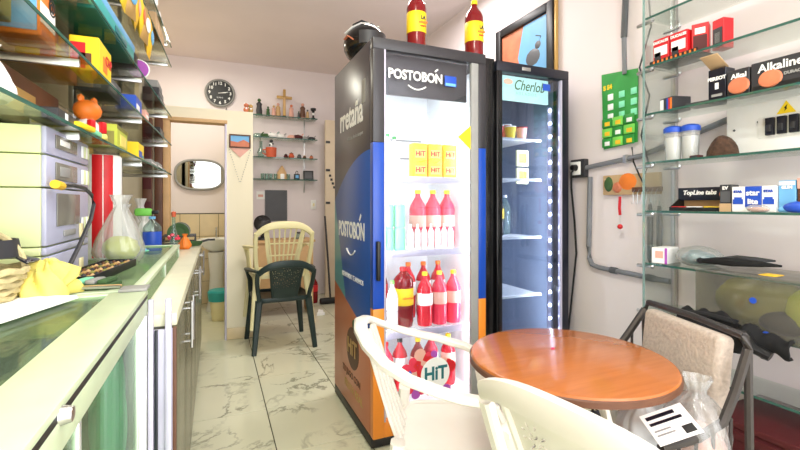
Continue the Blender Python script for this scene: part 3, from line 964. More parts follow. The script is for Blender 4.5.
b = MB()
b.tube([(2.03, 1.885, 1.36), (2.03, 1.895, .95), (2.03, 1.89, .88), (2.03, 1.87, .845), (2.03, 1.82, .835), (2.03, 1.40, .822)], .014, 'conduit_grey', 10)
co = tag(b.build('conduit_pipe'), 'grey conduit running down from the socket and along the wall', 'conduit')
for (y, z) in ((1.72, .832), (1.5, .825)):
    q = MB(); q.tube([(2.03, y - .02, z - .0006), (2.03, y + .02, z + .0006)], .018, 'dark_grey', 10); q.build('coupling', co)
b = MB()
b.tube([(2.03, 1.93, 1.415), (2.03, 1.55, 1.45), (2.03, 1.12, 1.57)], .014, 'conduit_grey', 10)
co = tag(b.build('conduit_pipe'), 'grey conduit running from the socket up to the breaker panel', 'conduit')
for (y, z) in ((1.64, 1.4415), (1.30, 1.52)):
    q = MB(); q.box((2.012, y - .012, z - .022), (2.05, y + .012, z + .022), 'steel', .004); q.build('strap_clip', co)
b = MB(); b.tube([(2.028, 1.655, 2.12), (2.028, 1.65, 1.9)], .012, 'conduit_grey', 8)
b.tube([(2.028, 1.66, 2.9), (2.026, 1.665, 2.5), (2.028, 1.645, 2.3), (2.028, 1.655, 2.1)], .016, 'dark_grey', 8)
co = tag(b.build('cable_bundle'), 'grey taped cable bundle dropping from the ceiling above the green card', 'cable')
q = MB(); q.tube([(2.03, 1.66, 2.56), (2.02, 1.655, 2.49), (2.03, 1.65, 2.44)], .022, 'brown', 8); q.build('tape_wrap', co)
t = thing('wall_socket', 'black and white wall socket with a black plug beside the dark fridge', 'socket', (2.05, 1.965, 1.415))
b = MB(); b.box((-.04, -.055, -.055), (-.002, .055, .055), 'charcoal', .006); b.build('back_box', t)
b = MB(); b.box((-.046, -.03, -.04), (-.04, .05, .04), 'white', .004); b.build('cover_plate', t)
b = MB(); b.lathe([(0, 0), (.02, 0), (.016, .03), (0, .034)], 'black', mx=Matrix.Rotation(R(-90), 4, 'Y'), c=(-.046, .005, .004), seg=12); b.build('plug', t)
b = MB(); b.tube([(2.0, 1.97, 1.415), (1.985, 1.985, 1.39), (1.99, 1.99, 1.3), (2.01, 1.985, 1.1), (2.02, 1.98, .9), (2.0, 2.0, .6), (1.98, 2.02, .3), (1.98, 2.1, .02)], .006, 'black', 8)
tag(b.build('power_cable'), 'black fridge power cable hanging from the wall socket', 'cable')
# green hanging card with blister packs
t = thing('product_card', 'green hanging card with rows of small product packs on the right wall', 'product card', (2.035, 1.69, 1.91), R(-2))
b = MB(); b.prism([(-.105, -.40), (.115, -.385), (.118, .0), (-.12, .03), ], -.0015, .0015, 'green', mx_at(0, 0, 0, rx=R(90), rz=R(-90))); b.build('card', t)
for i in range(3):
    for j in range(3):
        q = MB(); q.box((-.006, .055 - .075 * i - .018, -.13 - .055 * j), (-.001, .055 - .075 * i + .018, -.095 - .055 * j), 'white' if i == 0 else 'mint', .002); q.build('blister', t)
for i in range(3):
    for j in range(3):
        q = MB(); q.box((-.012, .075 - .072 * i - .033, -.39 + .055 * j), (-.002, .075 - .072 * i + .033, -.34 + .055 * j), 'bright_green' if (i + j) % 2 else 'green', .004); pk = q.build('pack', t)
        q = MB(); q.box((-.0135, .075 - .072 * i - .022, -.383 + .055 * j), (-.0115, .075 - .072 * i + .012, -.36 + .055 * j), 'juice_yellow' if (i * 2 + j) % 3 else 'white', .002); q.build('print_patch', pk)
text('lettering', 'S S4', .035, (-.0032, .075, -.055), LEFTW, 'yellow', t, bold=.002)
b = MB()
b.tube([(2.02, 1.52, 2.45), (2.03, 1.50, 2.1), (2.0, 1.54, 1.9), (2.02, 1.50, 1.75), (2.0, 1.53, 1.55), (2.015, 1.50, 1.40), (2.01, 1.53, 1.33)], .0045, 'black', 6)
tag(b.build('hanging_wire'), 'thin black wire dangling beside the green product card', 'wire')
b = MB()
b.tube([(2.02, 1.60, 1.50), (2.02, 1.59, 1.42), (2.01, 1.55, 1.35), (2.005, 1.52, 1.30), (2.008, 1.50, 1.26)], .004, 'black', 6)
tag(b.build('hanging_wire'), 'thin black wire looping below the green card to the fruit plaque', 'wire')
# wooden fruit plaque, key rack, lanyard
t = thing('fruit_plaque', 'wooden plaque painted with fruit hanging on the right wall', 'plaque', (2.045, 1.62, 1.305), R(0))
b = MB(); b.box((-.02, -.17, -.055), (0, .17, .055), 'cardboard', .004); b.build('board', t)
b = MB(); b.lathe([(0, 0), (.028, 0), (.02, .012), (0, .016)], 'foliage', mx=Matrix.Rotation(R(-90), 4, 'Y'), c=(-.02, .13, .005), sy=1.0, sx=1.5, seg=16); b.build('painted_lime', t)
b = MB(); b.lathe([(0, 0), (.045, 0), (.03, .01), (0, .012)], 'orange', mx=Matrix.Rotation(R(-90), 4, 'Y'), c=(-.02, .01, .015), seg=20, sy=1.2); b.build('painted_orange', t)
b = MB(); b.lathe([(0, 0), (.03, 0), (.02, .01), (0, .012)], 'tomato', mx=Matrix.Rotation(R(-90), 4, 'Y'), c=(-.02, .075, -.015), seg=16); b.build('painted_peach', t)
t = thing('key_rack', 'brown key rack with wire hooks below the fruit plaque', 'key rack', (2.02, 1.52, 1.275))
b = MB(); b.box((-.015, -.09, -.012), (.004, .07, .012), 'brown', .003); b.build('bar', t)
for k in range(6):
    q = MB(); q.tube([(-.016, .05 - .025 * k, .0), (-.03, .05 - .025 * k, -.02), (-.028, .05 - .025 * k, -.07), (-.04, .05 - .025 * k, -.075), (-.045, .05 - .025 * k, -.06)], .0015, 'steel', 5); q.build('hook', t)
t = thing('keychain', 'red ribbon keychain with a round red bead hanging under the plaque', 'keychain', (2.005, 1.66, 1.24))
b = MB(); b.sweep([(0, 0, 0), (.0, .004, -.06), (0, 0, -.1)], (.02, .003), 'red', up=(1, 0, 0), seg=6); b.build('ribbon', t)
b = MB(); b.tube([(0, 0, -.1), (0, 0, -.15)], .0015, 'steel', 5); b.build('chain', t)
b = MB(); b.ball((0, 0, -.162), .014, 'red', 2); b.build('bead', t)
for i, (y, z) in enumerate(((1.505, 1.20), (1.455, 1.19))):
    t = thing('knife_steel', ('left', 'right')[i] + ' of two dark tapered tools hanging beside the glass shelf rail', 'tool', (2.03, y, z))
    b = MB(); b.lathe([(.006, -.3), (.013, -.28), (.014, -.05), (.008, 0), (0, .003)], 'dark_grey', seg=10); b.build('shaft', t)
    b = MB(); b.lathe([(.004, 0), (.004, .03), (0, .031)], 'steel', seg=8); b.build('loop', t)
# breaker panel
t = thing('breaker_panel', 'white electrical breaker panel with black switches and yellow warning triangle', 'panel', (2.05, .84, 1.40))
b = MB(); b.box((-.10, -.28, 0), (-.002, .265, .195), 'white', .006); b.build('case', t)
b = MB(); b.box((-.104, -.16, .055), (-.1, .15, .135), 'white', .002); b.build('switch_plate', t)
for k in range(5):
    q = MB(); q.box((-.118, .092 - .037 * k, .062), (-.103, .120 - .037 * k, .128), 'navy', .002); sw = q.build('switch', t)
    q = MB(); q.box((-.124, .098 - .037 * k, .075), (-.117, .114 - .037 * k, .1), 'charcoal', .002); q.build('toggle', sw)
b = MB(); b.prism([(-.03, 0), (.03, 0), (0, .047)], 0, .001, 'yellow', mx_at(-.101, .06, .138, rx=R(90), rz=R(-90))); tr_ = b.build('warning_triangle', t)
b = MB(); b.prism([(-.006, .008), (.004, .018), (-.002, .018), (.004, .032), (-.006, .02), (.001, .02)], 0, .0012, 'black', mx_at(-.102, .06, .138, rx=R(90), rz=R(-90))); b.build('lightning_mark', tr_)
for y in (.235, .15):
    q = MB(); q.lathe([(0, 0), (.005, 0), (.004, .003), (0, .003)], 'dark_grey', mx=Matrix.Rotation(R(-90), 4, 'Y'), c=(-.1, y, .10 + .02 * (y < .2)), seg=8); q.build('screw', t)

# ------------------------------------------------------------------ right glass shelving
US = thing('glass_shelving', 'glass wall shelving with metal clips and upright on the right wall', 'shelving', (1.80, 1.36, 0))
SH = (.50, .72, .93, 1.166, 1.385, 1.605, 1.82, 2.04)
for z in SH:
    b = MB(); b.box((0, -1.16, z - .004), (.21, -.005, z + .004), 'shelf_glass'); s_ = b.build('glass_shelf', US, smooth=False)
    b = MB(); b.box((-.0025, -1.16, z - .0045), (.0, -.004, z + .0045), 'glass_edge'); b.build('polished_edge', s_, smooth=False)
    for x in (.012, .195):
        q = MB(); q.tube([(x, -.03, z - .014), (x, .045, z - .014)], .008, 'steel', 10); q.lathe([(0, 0), (.012, 0), (.012, .008), (0, .008)], 'steel', c=(x, -.025, z - .012), seg=10); q.build('clip', s_)
b = MB(); b.box((.0, .0, .35), (.21, .008, 2.6), 'shelf_glass'); gp = b.build('glass_end_panel', US, smooth=False)
b = MB(); b.box((-.003, -.001, .35), (.0, .009, 2.6), 'glass_edge_pale'); b.build('polished_edge', gp, smooth=False)
b = MB(); b.box((.225, .012, .35), (.247, .034, 2.6), 'steel', .002); b.build('upright', US)


def carton(name, label, cat, loc, size, m, rz=0, group=None, panels=(), words=(), lid=None):
    """box with its front on local -x; panels (y0,y1,z0,z1,mat) as fractions of the front, words (text,size,y,z,mat)"""
    t = thing(name, label, cat, loc, rz, group)
    d, w, h = size
    q = MB(); q.box((0, -w / 2, 0), (d, w / 2, h), m, .002, seg=1); q.build('body', t)
    for (a, c, e, f, pm) in panels:
        q = MB(); q.box((-.0015, (.5 - c) * w, e * h), (.0005, (.5 - a) * w, f * h), pm); q.build('print_panel', t, smooth=False)
    for (s_, sz, y, z, pm) in words:
        text('lettering', s_, sz, (-.002, (.5 - y) * w, z * h), LEFTW, pm, t, bold=.0008)
    if lid:
        q = MB(); q.box((0, -w / 2, 0), (.003, w / 2, lid[0]), lid[1], .001, mx=mx_at(lid[3], 0, h, ry=R(lid[2]))); q.build('lid_flap', t)
    return t


GR = 'goods on the right glass shelves'
# shelf 1.82 : red boxes
zz = 1.8245
t = thing('display_tray', 'black striped display tray under the red boxes', 'tray', (1.83, 1.235, zz), 0, GR)
q = MB(); q.box((-.015, -.10, 0), (.12, .11, .006), 'black', .001); q.build('base', t)
q = MB(); q.box((-.018, -.10, 0), (-.015, .11, .018), 'black'); fr = q.build('front_lip', t)
for k in range(10):
    q = MB(); q.box((-.019, -.095 + .02 * k, .003), (-.018, -.087 + .02 * k, .015), 'orange'); q.build('stripe', fr)
for i, y in enumerate((1.308, 1.228)):
    carton('tea_box', ('left', 'right')[i] + ' of two facing red boxes with white front on the black tray', 'box', (1.835, y, zz + .0065), (.05, .074, .112), 'red', 0, GR,
           panels=((.08, .9, .3, .68, 'white'), (.1, .5, .15, .45, 'charcoal'), (.1, .8, .04, .14, 'orange')), words=(('DUCALES', .016, .5, .85, 'white'),))
carton('tea_box', 'red box standing sideways behind the two facing red boxes', 'box', (1.862, 1.155, zz + .0065), (.06, .06, .125), 'red', R(25), GR, panels=((.1, .9, .1, .6, 'dark_red'), (.2, .8, .65, .85, 'white')))
carton('tea_box', 'red and dark box at the right end of the red boxes', 'box', (1.86, 1.085, zz), (.05, .05, .12), 'red', R(-12), GR, panels=((.1, .9, .05, .7, 'charcoal'), (.25, .7, .2, .55, 'grey')))
# shelf 1.605
zz = 1.6095
carton('battery_pack', 'small black box with coloured stripes at the left of the battery shelf', 'box', (1.83, 1.28, zz), (.09, .075, .06), 'charcoal', R(-15), GR,
       panels=((.05, .3, .1, .9, 'white'), (.55, .66, .1, .9, 'blue'), (.68, .8, .1, .9, 'red'), (.82, .94, .1, .9, 'orange')))
t = thing('flat_packet', 'flat dark packet lying between the battery boxes', 'packet', (1.87, 1.15, zz), R(10), GR)
q = MB(); q.box((-.04, -.07, 0), (.05, .05, .014), 'charcoal', .004); q.build('body', t)
q = MB(); q.box((-.03, -.05, .014), (.03, .03, .0155), 'grey', .001); q.build('label_patch', t)
carton('battery_box', 'tall black open display box with a raised cardboard flap', 'box', (1.82, 1.065, zz), (.06, .065, .125), 'navy', 0, GR, panels=((.2, .8, .12, .2, 'grey'), (.4, .6, .35, .55, 'white')), words=(('PEREOT', .019, .5, .68, 'white'),), lid=(.085, 'cardboard', -60, .02))
for i, (y, w) in enumerate(((.988, .075), (.81, .27))):
    t = carton('battery_box', ('small', 'long')[i] + ' black alkaline battery display box with orange picture', 'box', (1.815, y, zz), (.08, w, .105 if i else .1), 'charcoal', 0, GR,
               panels=((0.02, .98, .03, .18, 'black'),), words=(('Alkaline' if i else 'Alkal', .041 if i else .026, .33 if i else .55, .74, 'white'),) + ((('DURACELL', .014, .5, .42, 'grey'),) if i else ()))
    q = MB(); q.lathe([(0, 0), (.034, .0), (.03, .006), (0, .009)], 'tomato', mx=Matrix.Rotation(R(-90), 4, 'Y'), c=(0, w / 2 - .04 - .02 * i, .037), seg=18, sx=.95, sy=1.1); q.build('fruit_picture', t)
# shelf 1.385
zz = 1.3895
for i, (x, y) in enumerate(((1.85, 1.262), (1.87, 1.20))):
    t = thing('shaker_jar', ('left', 'right')[i] + ' of two clear plastic jars with blue lids', 'jar', (x, y, zz), 0, GR)
    q = MB(); q.lathe([(0, 0), (.027, 0), (.03, .004), (.034, .115), (.034, .13)], 'clear_plastic', seg=20); q.build('body', t)
    q = MB(); q.lathe([(0, .003), (.026, .003), (.029, .1), (0, .1)], 'milky_plastic', seg=20); q.build('contents', t)
    q = MB(); q.lathe([(.036, .122), (.037, .126), (.037, .142), (.03, .148), (.015, .152), (0, .152)], 'blue', seg=20); q.build('lid', t)
t = thing('coconut_bowl', 'brown fibrous half coconut lying on the shelf beside the breaker panel', 'coconut', (1.875, 1.075, zz), 0, GR)
q = MB(); q.ball((0, 0, 0.0), (.05, .055, .085), 'coconut', 3, .03, flat=0.0); q.build('shell', t)
q = MB(); q.lathe([(0, .0002), (.046, .0002), (.051, .006), (.042, .008)], 'brown', seg=18, sx=1, sy=1.15); q.build('rim', t)
t = thing('small_packet', 'tiny dark red packet in front of the coconut', 'packet', (1.83, 1.15, zz), 0, GR)
q = MB(); q.box((-.015, -.02, 0), (.015, .02, .012), 'dark_red', .003); q.build('body', t)
q = MB(); q.box((-.016, -.012, .002), (-.0145, .012, .009), 'charcoal'); q.build('label_patch', t)
# shelf 1.166
zz = 1.1705
t = thing('display_box', 'open dark display box with raised lettered lid on the shelf of cigarette boxes', 'display box', (1.83, 1.165, zz), 0, GR)
q = MB(); q.box((0, -.10, 0), (.1, .10, .003), 'cardboard'); q.box((.097, -.10, 0), (.1, .1, .06), 'cardboard'); q.build('tray', t)
q = MB(); q.box((-.002, -.10, 0), (.001, .10, .016), 'black'); q.build('front_lip', t)
for s_ in (-1, 1):
    q = MB(); q.prism([(0, 0), (.1, 0), (.1, .075), (.0, .014)], -.0015, .0015, 'black', mx_at(0, s_ * .1, 0, rx=R(90))); q.build('side_flap', t)
q = MB(); q.box((.07, -.1, .058), (.1, .1, .062), 'black'); q.box((.066, -.105, .045), (.07, .105, .1), 'navy', .001); q.build('lid', t)
text('lettering', 'TopLine tabs', .026, (.065, .015, .078), LEFTW, 'white', t, shear=.2, bold=.001)
q = MB(); q.lathe([(0, 0), (.016, 0), (0, .003)], 'tomato', mx=Matrix.Rotation(R(-90), 4, 'Y'), c=(.066, -.08, .07), seg=12); q.build('picture', t)
for i, (y, m1) in enumerate(((1.235, 'red'), (1.17, 'white'), (1.10, 'yellow'))):
    t = thing('gum_pack', ('red', 'white', 'yellow and black')[i] + ' gum pack lying in the open display box', 'pack', (1.85, y, zz + .0035), .2 * i, GR)
    q = MB(); q.box((-.012, -.028, 0), (.012, .028, .016), m1, .003); q.build('body', t)
    q = MB(); q.box((-.0128, -.01, .003), (-.0118, .012, .013), 'charcoal'); q.build('label_patch', t)
carton('cigarette_carton', 'dark grey box with white lettering beside the open display box', 'box', (1.83, 1.04, zz), (.05, .042, .105), 'charcoal', 0, GR, panels=((0, 1, .0, .3, 'cardboard'), (.1, .9, .35, .75, 'dark_grey')), words=(('EV', .018, .5, .87, 'white'),))
for i, (y, w, m1) in enumerate(((.993, .043, 'white'), (.944, .053, 'blue'), (.895, .043, 'white'))):
    nm = ('left white cigarette box with blue arch beside the blue lettered box', 'blue lettered cigarette box between the two white ones', 'right white cigarette box with blue arch beside the light blue box')[i]
    t = carton('cigarette_box', nm, 'box', (1.825, y, zz), (.05, w, .095), m1, 0, GR,
               panels=(((.1, .9, .3, .5, 'blue'), (.2, .8, .5, .58, 'blue')) if i != 1 else ((0, 1, 0, .18, 'white'),)),
               words=((('star', .028, .5, .74, 'white'), ('lite', .027, .5, .4, 'white')) if i == 1 else (('STAR', .012, .5, .8, 'blue'),)))
carton('cigarette_box', 'light blue box with raised sides near the right edge', 'box', (1.835, .845, zz), (.05, .05, .112), 'sky_blue', 0, GR, panels=((.05, .95, .85, .97, 'white'),), words=(('GUM', .014, .5, .78, 'white'),))
carton('cigarette_box', 'brown box with pink top at the right edge of the cigarette shelf', 'box', (1.835, .788, zz), (.05, .056, .118), 'brown', 0, GR, panels=((0, 1, .7, 1, 'skin_pink'),))
t = thing('plastic_bag', 'small bright blue plastic bag in front of the light blue box', 'bag', (1.812, .81, zz), 0, GR)
q = MB(); q.ball((0, 0, .018), (.016, .04, .02), 'blue', 2, .08, flat=-.018); q.build('body', t)
q = MB(); q.ball((0, .037, .012), (.01, .014, .012), 'sky_blue', 1, .1, flat=-.01); q.build('knot', t)
t = thing('plastic_bag', 'small clear bag of pink sweets in front of the blue lettered box', 'bag', (1.811, .92, zz), 0, GR)
q = MB(); q.ball((0, 0, .012), (.013, .04, .016), 'clear_plastic', 2, .08, flat=-.012); q.build('body', t)
q = MB(); q.ball((0, 0, .010), (.009, .035, .009), 'skin_pink', 2, .1); q.build('contents', t)
# shelf .93
zz = .9345
carton('medicine_box', 'white box with purple edge on the lower glass shelf near the upright', 'box', (1.82, 1.305, zz), (.12, .065, .07), 'white', R(12), GR, panels=((.25, .75, .35, .8, 'skin_pink'), (.85, 1, 0, 1, 'purple')))
t = thing('plastic_bag', 'clear bag holding teal mesh beside the white box', 'bag', (1.91, 1.19, zz), 0, GR)
q = MB(); q.ball((0, 0, .04), (.09, .085, .045), 'clear_plastic', 3, .03, flat=-.04); q.build('body', t)
q = MB(); q.ball((0, 0, .034), (.07, .065, .033), 'teal_dark', 2, .12, flat=-.032); q.build('contents', t)
t = thing('folded_umbrella', 'black folded umbrella lying across the clear plastic tote', 'umbrella', (1.84, 1.02, .955), R(0), GR)
q = MB(); q.sweep([(-.0, .11, .012), (.0, .06, .018), (.0, .0, .02), (.03, -.07, .02), (.06, -.13, .018)], [(.02, .02), (.05, .03), (.055, .034), (.035, .024), (.01, .008)], 'cloth_black', seg=8); q.build('canopy', t)
q = MB(); q.sweep([(0, .06, .02), (.03, .0, .035), (.06, -.05, .032), (.1, -.09, .03)], [(.03, .02), (.05, .02), (.04, .02), (.012, .008)], 'black', seg=6); q.build('loose_fold', t)
q = MB(); q.ball((-.005, .118, .012), .014, 'black', 1); q.build('handle', t)

# clear tote with olive contents (rests on the .72 shelf)
t = thing('storage_tote', 'clear plastic storage box full of olive bags on the lower right shelf', 'storage box', (1.89, .78, .7265), 0)
q = MB()
for (a, c) in (((-.125, -.38, .0), (.125, .33, .004)), ((-.129, -.38, .0), (-.125, .33, .21)), ((.125, -.38, 0), (.129, .33, .21)), ((-.125, .326, 0), (.125, .33, .21)), ((-.125, -.38, 0), (.125, -.376, .21))):
    q.box(a, c, 'tote_plastic')
q.build('body', t, smooth=False)
q = MB(); q.box((-.135, -.386, .211), (.135, .336, .219), 'tote_plastic', .003); q.build('lid', t)
for i, (y, z, sy) in enumerate(((.17, .1, .14), (-.03, .095, .12), (-.23, .1, .13))):
    q = MB(); q.ball((0, y, z), (.118, sy * 1.05, .105), 'olive' if i != 1 else 'lime', 3, .04, flat=-z); q.build('olive_bag', t)
q = MB(); q.ball((-.09, .06, .06), (.03, .07, .04), 'charcoal', 2, .1); q.build('dark_pouch', t)
q = MB(); q.box((-.06, -.14, .219), (.02, -.09, .222), 'juice_yellow', .002); q.box((-.1, .08, .219), (-.04, .13, .222), 'juice_yellow', .002); q.build('tape', t)
for (y, z) in ((.13, .13), (.09, .02)):
    q = MB(); q.lathe([(0, 0), (.011, 0), (.011, .003), (0, .003)], 'blue', mx=Matrix.Rotation(R(-90), 4, 'Y'), c=(-.129, y, z), seg=14); q.build('sticker', t)
# black jacket / bag hanging over the shelf below the tote
t = thing('black_jacket', 'crumpled black jacket bundled under the clear storage box', 'jacket', (1.745, .985, .715))
q = MB()


def jk(u, v):
    y = .18 - .37 * u
    a = PI * v
    r_ = (.066 + .012 * math.sin(u * 7) + .008 * math.sin(u * 19 + v * 5) + .006 * math.sin(u * 37 + v * 11)) * (.5 + .5 * math.sin(PI * min(1, u * 1.1 + .06)) ** .5)
    return Vector((-math.sin(a) * r_ * .85 + .02, y, math.cos(a) * r_ * 1.0 + .008 * math.sin(u * 31)))


q.grid(jk, 40, 12, 'cloth_black', .01); q.build('body', t)
q = MB(); q.sweep([(.0, .16, .05), (-.02, .1, .062), (-.03, .03, .066), (-.02, -.04, .06)], (.05, .014), 'cloth_black', seg=8); q.build('collar', t)
q = MB(); q.sweep([(-.02, -.06, .03), (-.04, -.1, -.01), (-.03, -.15, -.03)], [(.05, .03), (.055, .035), (.05, .03)], 'black', seg=8); q.build('sleeve', t)
# low red box
t = thing('red_crate', 'dark red crate on the floor below the lowest right glass shelf', 'crate', (1.87, .75, 0))
q = MB(); q.box((-.16, -.35, .02), (.17, .28, .40), 'dark_red', .01); q.build('body', t)
for z in (.12, .24, .36):
    q = MB(); q.box((-.166, -.34, z), (-.16, .27, z + .03), 'dark_red', .003); q.build('rib', t)
q = MB(); q.box((-.165, -.355, .40), (.175, .285, .425), 'dark_red', .006); q.build('lid', t)

# ------------------------------------------------------------------ metal armchair with beige cushion
t = thing('metal_armchair', 'dark metal armchair with a beige woven back cushion behind the table', 'chair', (1.345, .95, 0), R(-19.6))
# local: sitter faces -x
def tubep(nm, p, r=.011, m='frame_metal'):
    q = MB(); q.tube(p, r, m, 8); return q.build(nm, t)
for s_ in (-1, 1):
    yy = .225 * s_
    tubep('back_post', [(.17, yy, 0), (.13, yy, .25), (.09, yy, .45), (.085, yy, .80), (.09, yy * .93, .83)])
    tubep('front_leg', [(-.19, yy, 0), (-.18, yy, .3), (-.175, yy, .5), (-.165, yy, .54)])
    tubep('armrest', [(-.165, yy, .54), (-.11, yy, .57), (-.05, yy, .62), (.02, yy, .71), (.085, yy, .80)] if s_ > 0 else [(-.165, yy, .54), (-.12, yy, .547), (-.06, yy, .56), (.012, yy, .60), (.05, yy, .69), (.085, yy, .80)], .013)
    tubep('side_rail', [(-.17, yy, .40), (.1, yy, .40)])
    for k in range(4):
        tubep('side_rod', [(-.12 + .05 * k, yy, .40), (-.115 + .05 * k, yy, (.55 + .022 * k * k) if s_ > 0 else (.54 + .008 * k * k))], .005)
tubep('top_rail', [(.09, -.21, .83), (.095, 0, .835), (.09, .21, .83)])
tubep('rear_rail', [(.1, -.225, .42), (.1, .225, .42)])
tubep('front_rail', [(-.17, -.225, .40), (-.17, .225, .40)])
q = MB(); q.box((-.17, -.215, .40), (.1, .215, .43), 'charcoal', .008); q.build('seat', t)
q = MB(); q.box((-.02, -.175, -.15), (.035, .175, .165), 'fabric_beige', .02, mx=mx_at(.05, 0, .655, ry=R(6)), seg=3); q.build('back_cushion', t)

# bags on the chair seat
def sack(name, label, loc, size, m, contents=None, group=None, cat='bag', seed=0, full=0.0):
    t = thing(name, label, cat, loc, seed * .7, group)
    rr = random.Random(seed)
    ph = [rr.uniform(0, 6) for _ in range(6)]

    def f(u, v):
        a = 2 * PI * u
        z = v
        if v < .18:
            r_ = .72 + .28 * math.sin(v / .18 * PI / 2)
        elif v < .84:
            r_ = 1 - .78 * ((v - .18) / .66) ** (1.35 + 2.5 * full)
        else:
            r_ = .22 + (v - .84) * 1.3
        r_ *= 1 + .09 * math.sin(3 * a + ph[1] + 3 * v) + .07 * math.sin(7 * a + ph[2] + 5 * v) * (.3 + v) + .05 * math.sin(12 * a + ph[3] + 9 * v)
        return Vector((size[0] * r_ * math.cos(a), size[1] * r_ * math.sin(a), size[2] * z))
    q = MB(); q.grid(f, 48, 18, m); bmesh.ops.remove_doubles(q.bm, verts=q.bm.verts, dist=1e-5); q.build('body', t, angle=60)
    if contents:
        q = MB(); q.ball((0, 0, size[2] * .26), (size[0] * .82, size[1] * .82, size[2] * .26), contents, 3, .05, flat=-size[2] * .25); q.build('contents', t)
    return t


sack('plastic_bag', 'large white plastic bag on the metal armchair beside the table', (1.285, 1.0, .432), (.095, .10, .245), 'milky_plastic', 'white', seed=2, full=1)
sack('plastic_bag', 'clear crinkled plastic bag with pink and blue things on the armchair', (1.275, .80, .432), (.085, .085, .27), 'clear_plastic', 'skin_pink', seed=5, full=1)
sack('plastic_bag', 'white plastic bag slumped at the front of the metal armchair seat', (1.175, .895, .432), (.07, .075, .2), 'milky_plastic', 'sky_blue', seed=8, full=1)
t = thing('shipping_label', 'white printed label sheet with black bars on the white plastic bags', 'label sheet', (1.14, .785, .60), R(-25))
mxl = mx_at(0, 0, 0, rx=R(28), ry=R(-20))
q = MB(); q.box((-.06, -.045, 0), (.06, .045, .0015), 'paper', mx=mxl); q.build('sheet', t, smooth=False)
for (x0, x1, y0, y1, m) in ((-.05, .03, .025, .035, 'navy'), (-.05, .04, .008, .016, 'navy'), (-.05, -.005, -.01, -.006, 'grey'), (-.05, .0, -.022, -.018, 'grey'), (.02, .05, -.036, -.014, 'black')):
    q = MB(); q.box((x0, y0, .0015), (x1, y1, .0022), m, mx=mxl); q.build('printed_bar', t, smooth=False)

# ------------------------------------------------------------------ back wall: clock, shelves with figurines
t = thing('wall_clock', 'round black wall clock with white numerals and silver rim on back wall', 'clock', (.056, 5.70, 2.55))
rx = Matrix.Rotation(R(90), 4, 'X')
q = MB(); q.lathe([(0, .002), (.15, .002), (.168, .01), (.172, .03), (.16, .045), (.15, .04), (.148, .03)], 'grey', mx=rx, seg=40); q.build('rim', t)
q = MB(); q.lathe([(0, .028), (.15, .028), (.15, .024)], 'black', mx=rx, seg=40); q.build('dial', t)
for k in range(12):
    a = PI / 2 - (k + 1) * PI / 6
    text('numeral', str(k + 1), .05, (.118 * math.cos(a), -.03, .118 * math.sin(a)), FRONT, 'white', t, bold=.0012)
for nm, a, ln in (('hour_hand', PI / 2 - 2.75 * PI / 6, .07), ('minute_hand', PI / 2 - 13 * 2 * PI / 60, .095)):
    q = MB(); q.sweep([(-.02 * math.cos(a), -.033, -.02 * math.sin(a)), (ln * math.cos(a), -.033, ln * math.sin(a))], [(.003, .01), (.003, .005)], 'white', up=(math.sin(a), 0, -math.cos(a)), seg=6); q.build(nm, t)
text('lettering', 'QUARTZ', .018, (0, -.03, -.055), FRONT, 'white', t)
b = MB(); b.tube([(.13, 5.685, 2.38), (.12, 5.685, 2.33), (.135, 5.685, 2.28)], .004, 'black', 6); tag(b.build('hanging_wire'), 'short wire stub below the wall clock', 'wire')

US = thing('glass_shelving', 'glass wall shelving crowded with figurines in the back alcove', 'shelving', (.33, 5.5, 0))
BZ = (1.505, 1.775, 2.02, 2.29)
for z in BZ:
    q = MB(); q.box((0, 0, z - .005), (.88, .198, z + .005), 'shelf_glass'); s_ = q.build('glass_shelf', US, smooth=False)
    q = MB(); q.box((0, -.003, z - .006), (.88, 0, z + .006), 'glass_edge'); q.build('polished_edge', s_, smooth=False)
for x in (.09, .74):
    q = MB(); q.box((x, .185, 1.35), (x + .016, .198, 2.3), 'steel', .002); q.build('upright', US)
GB = 'figurines on the back alcove shelves'


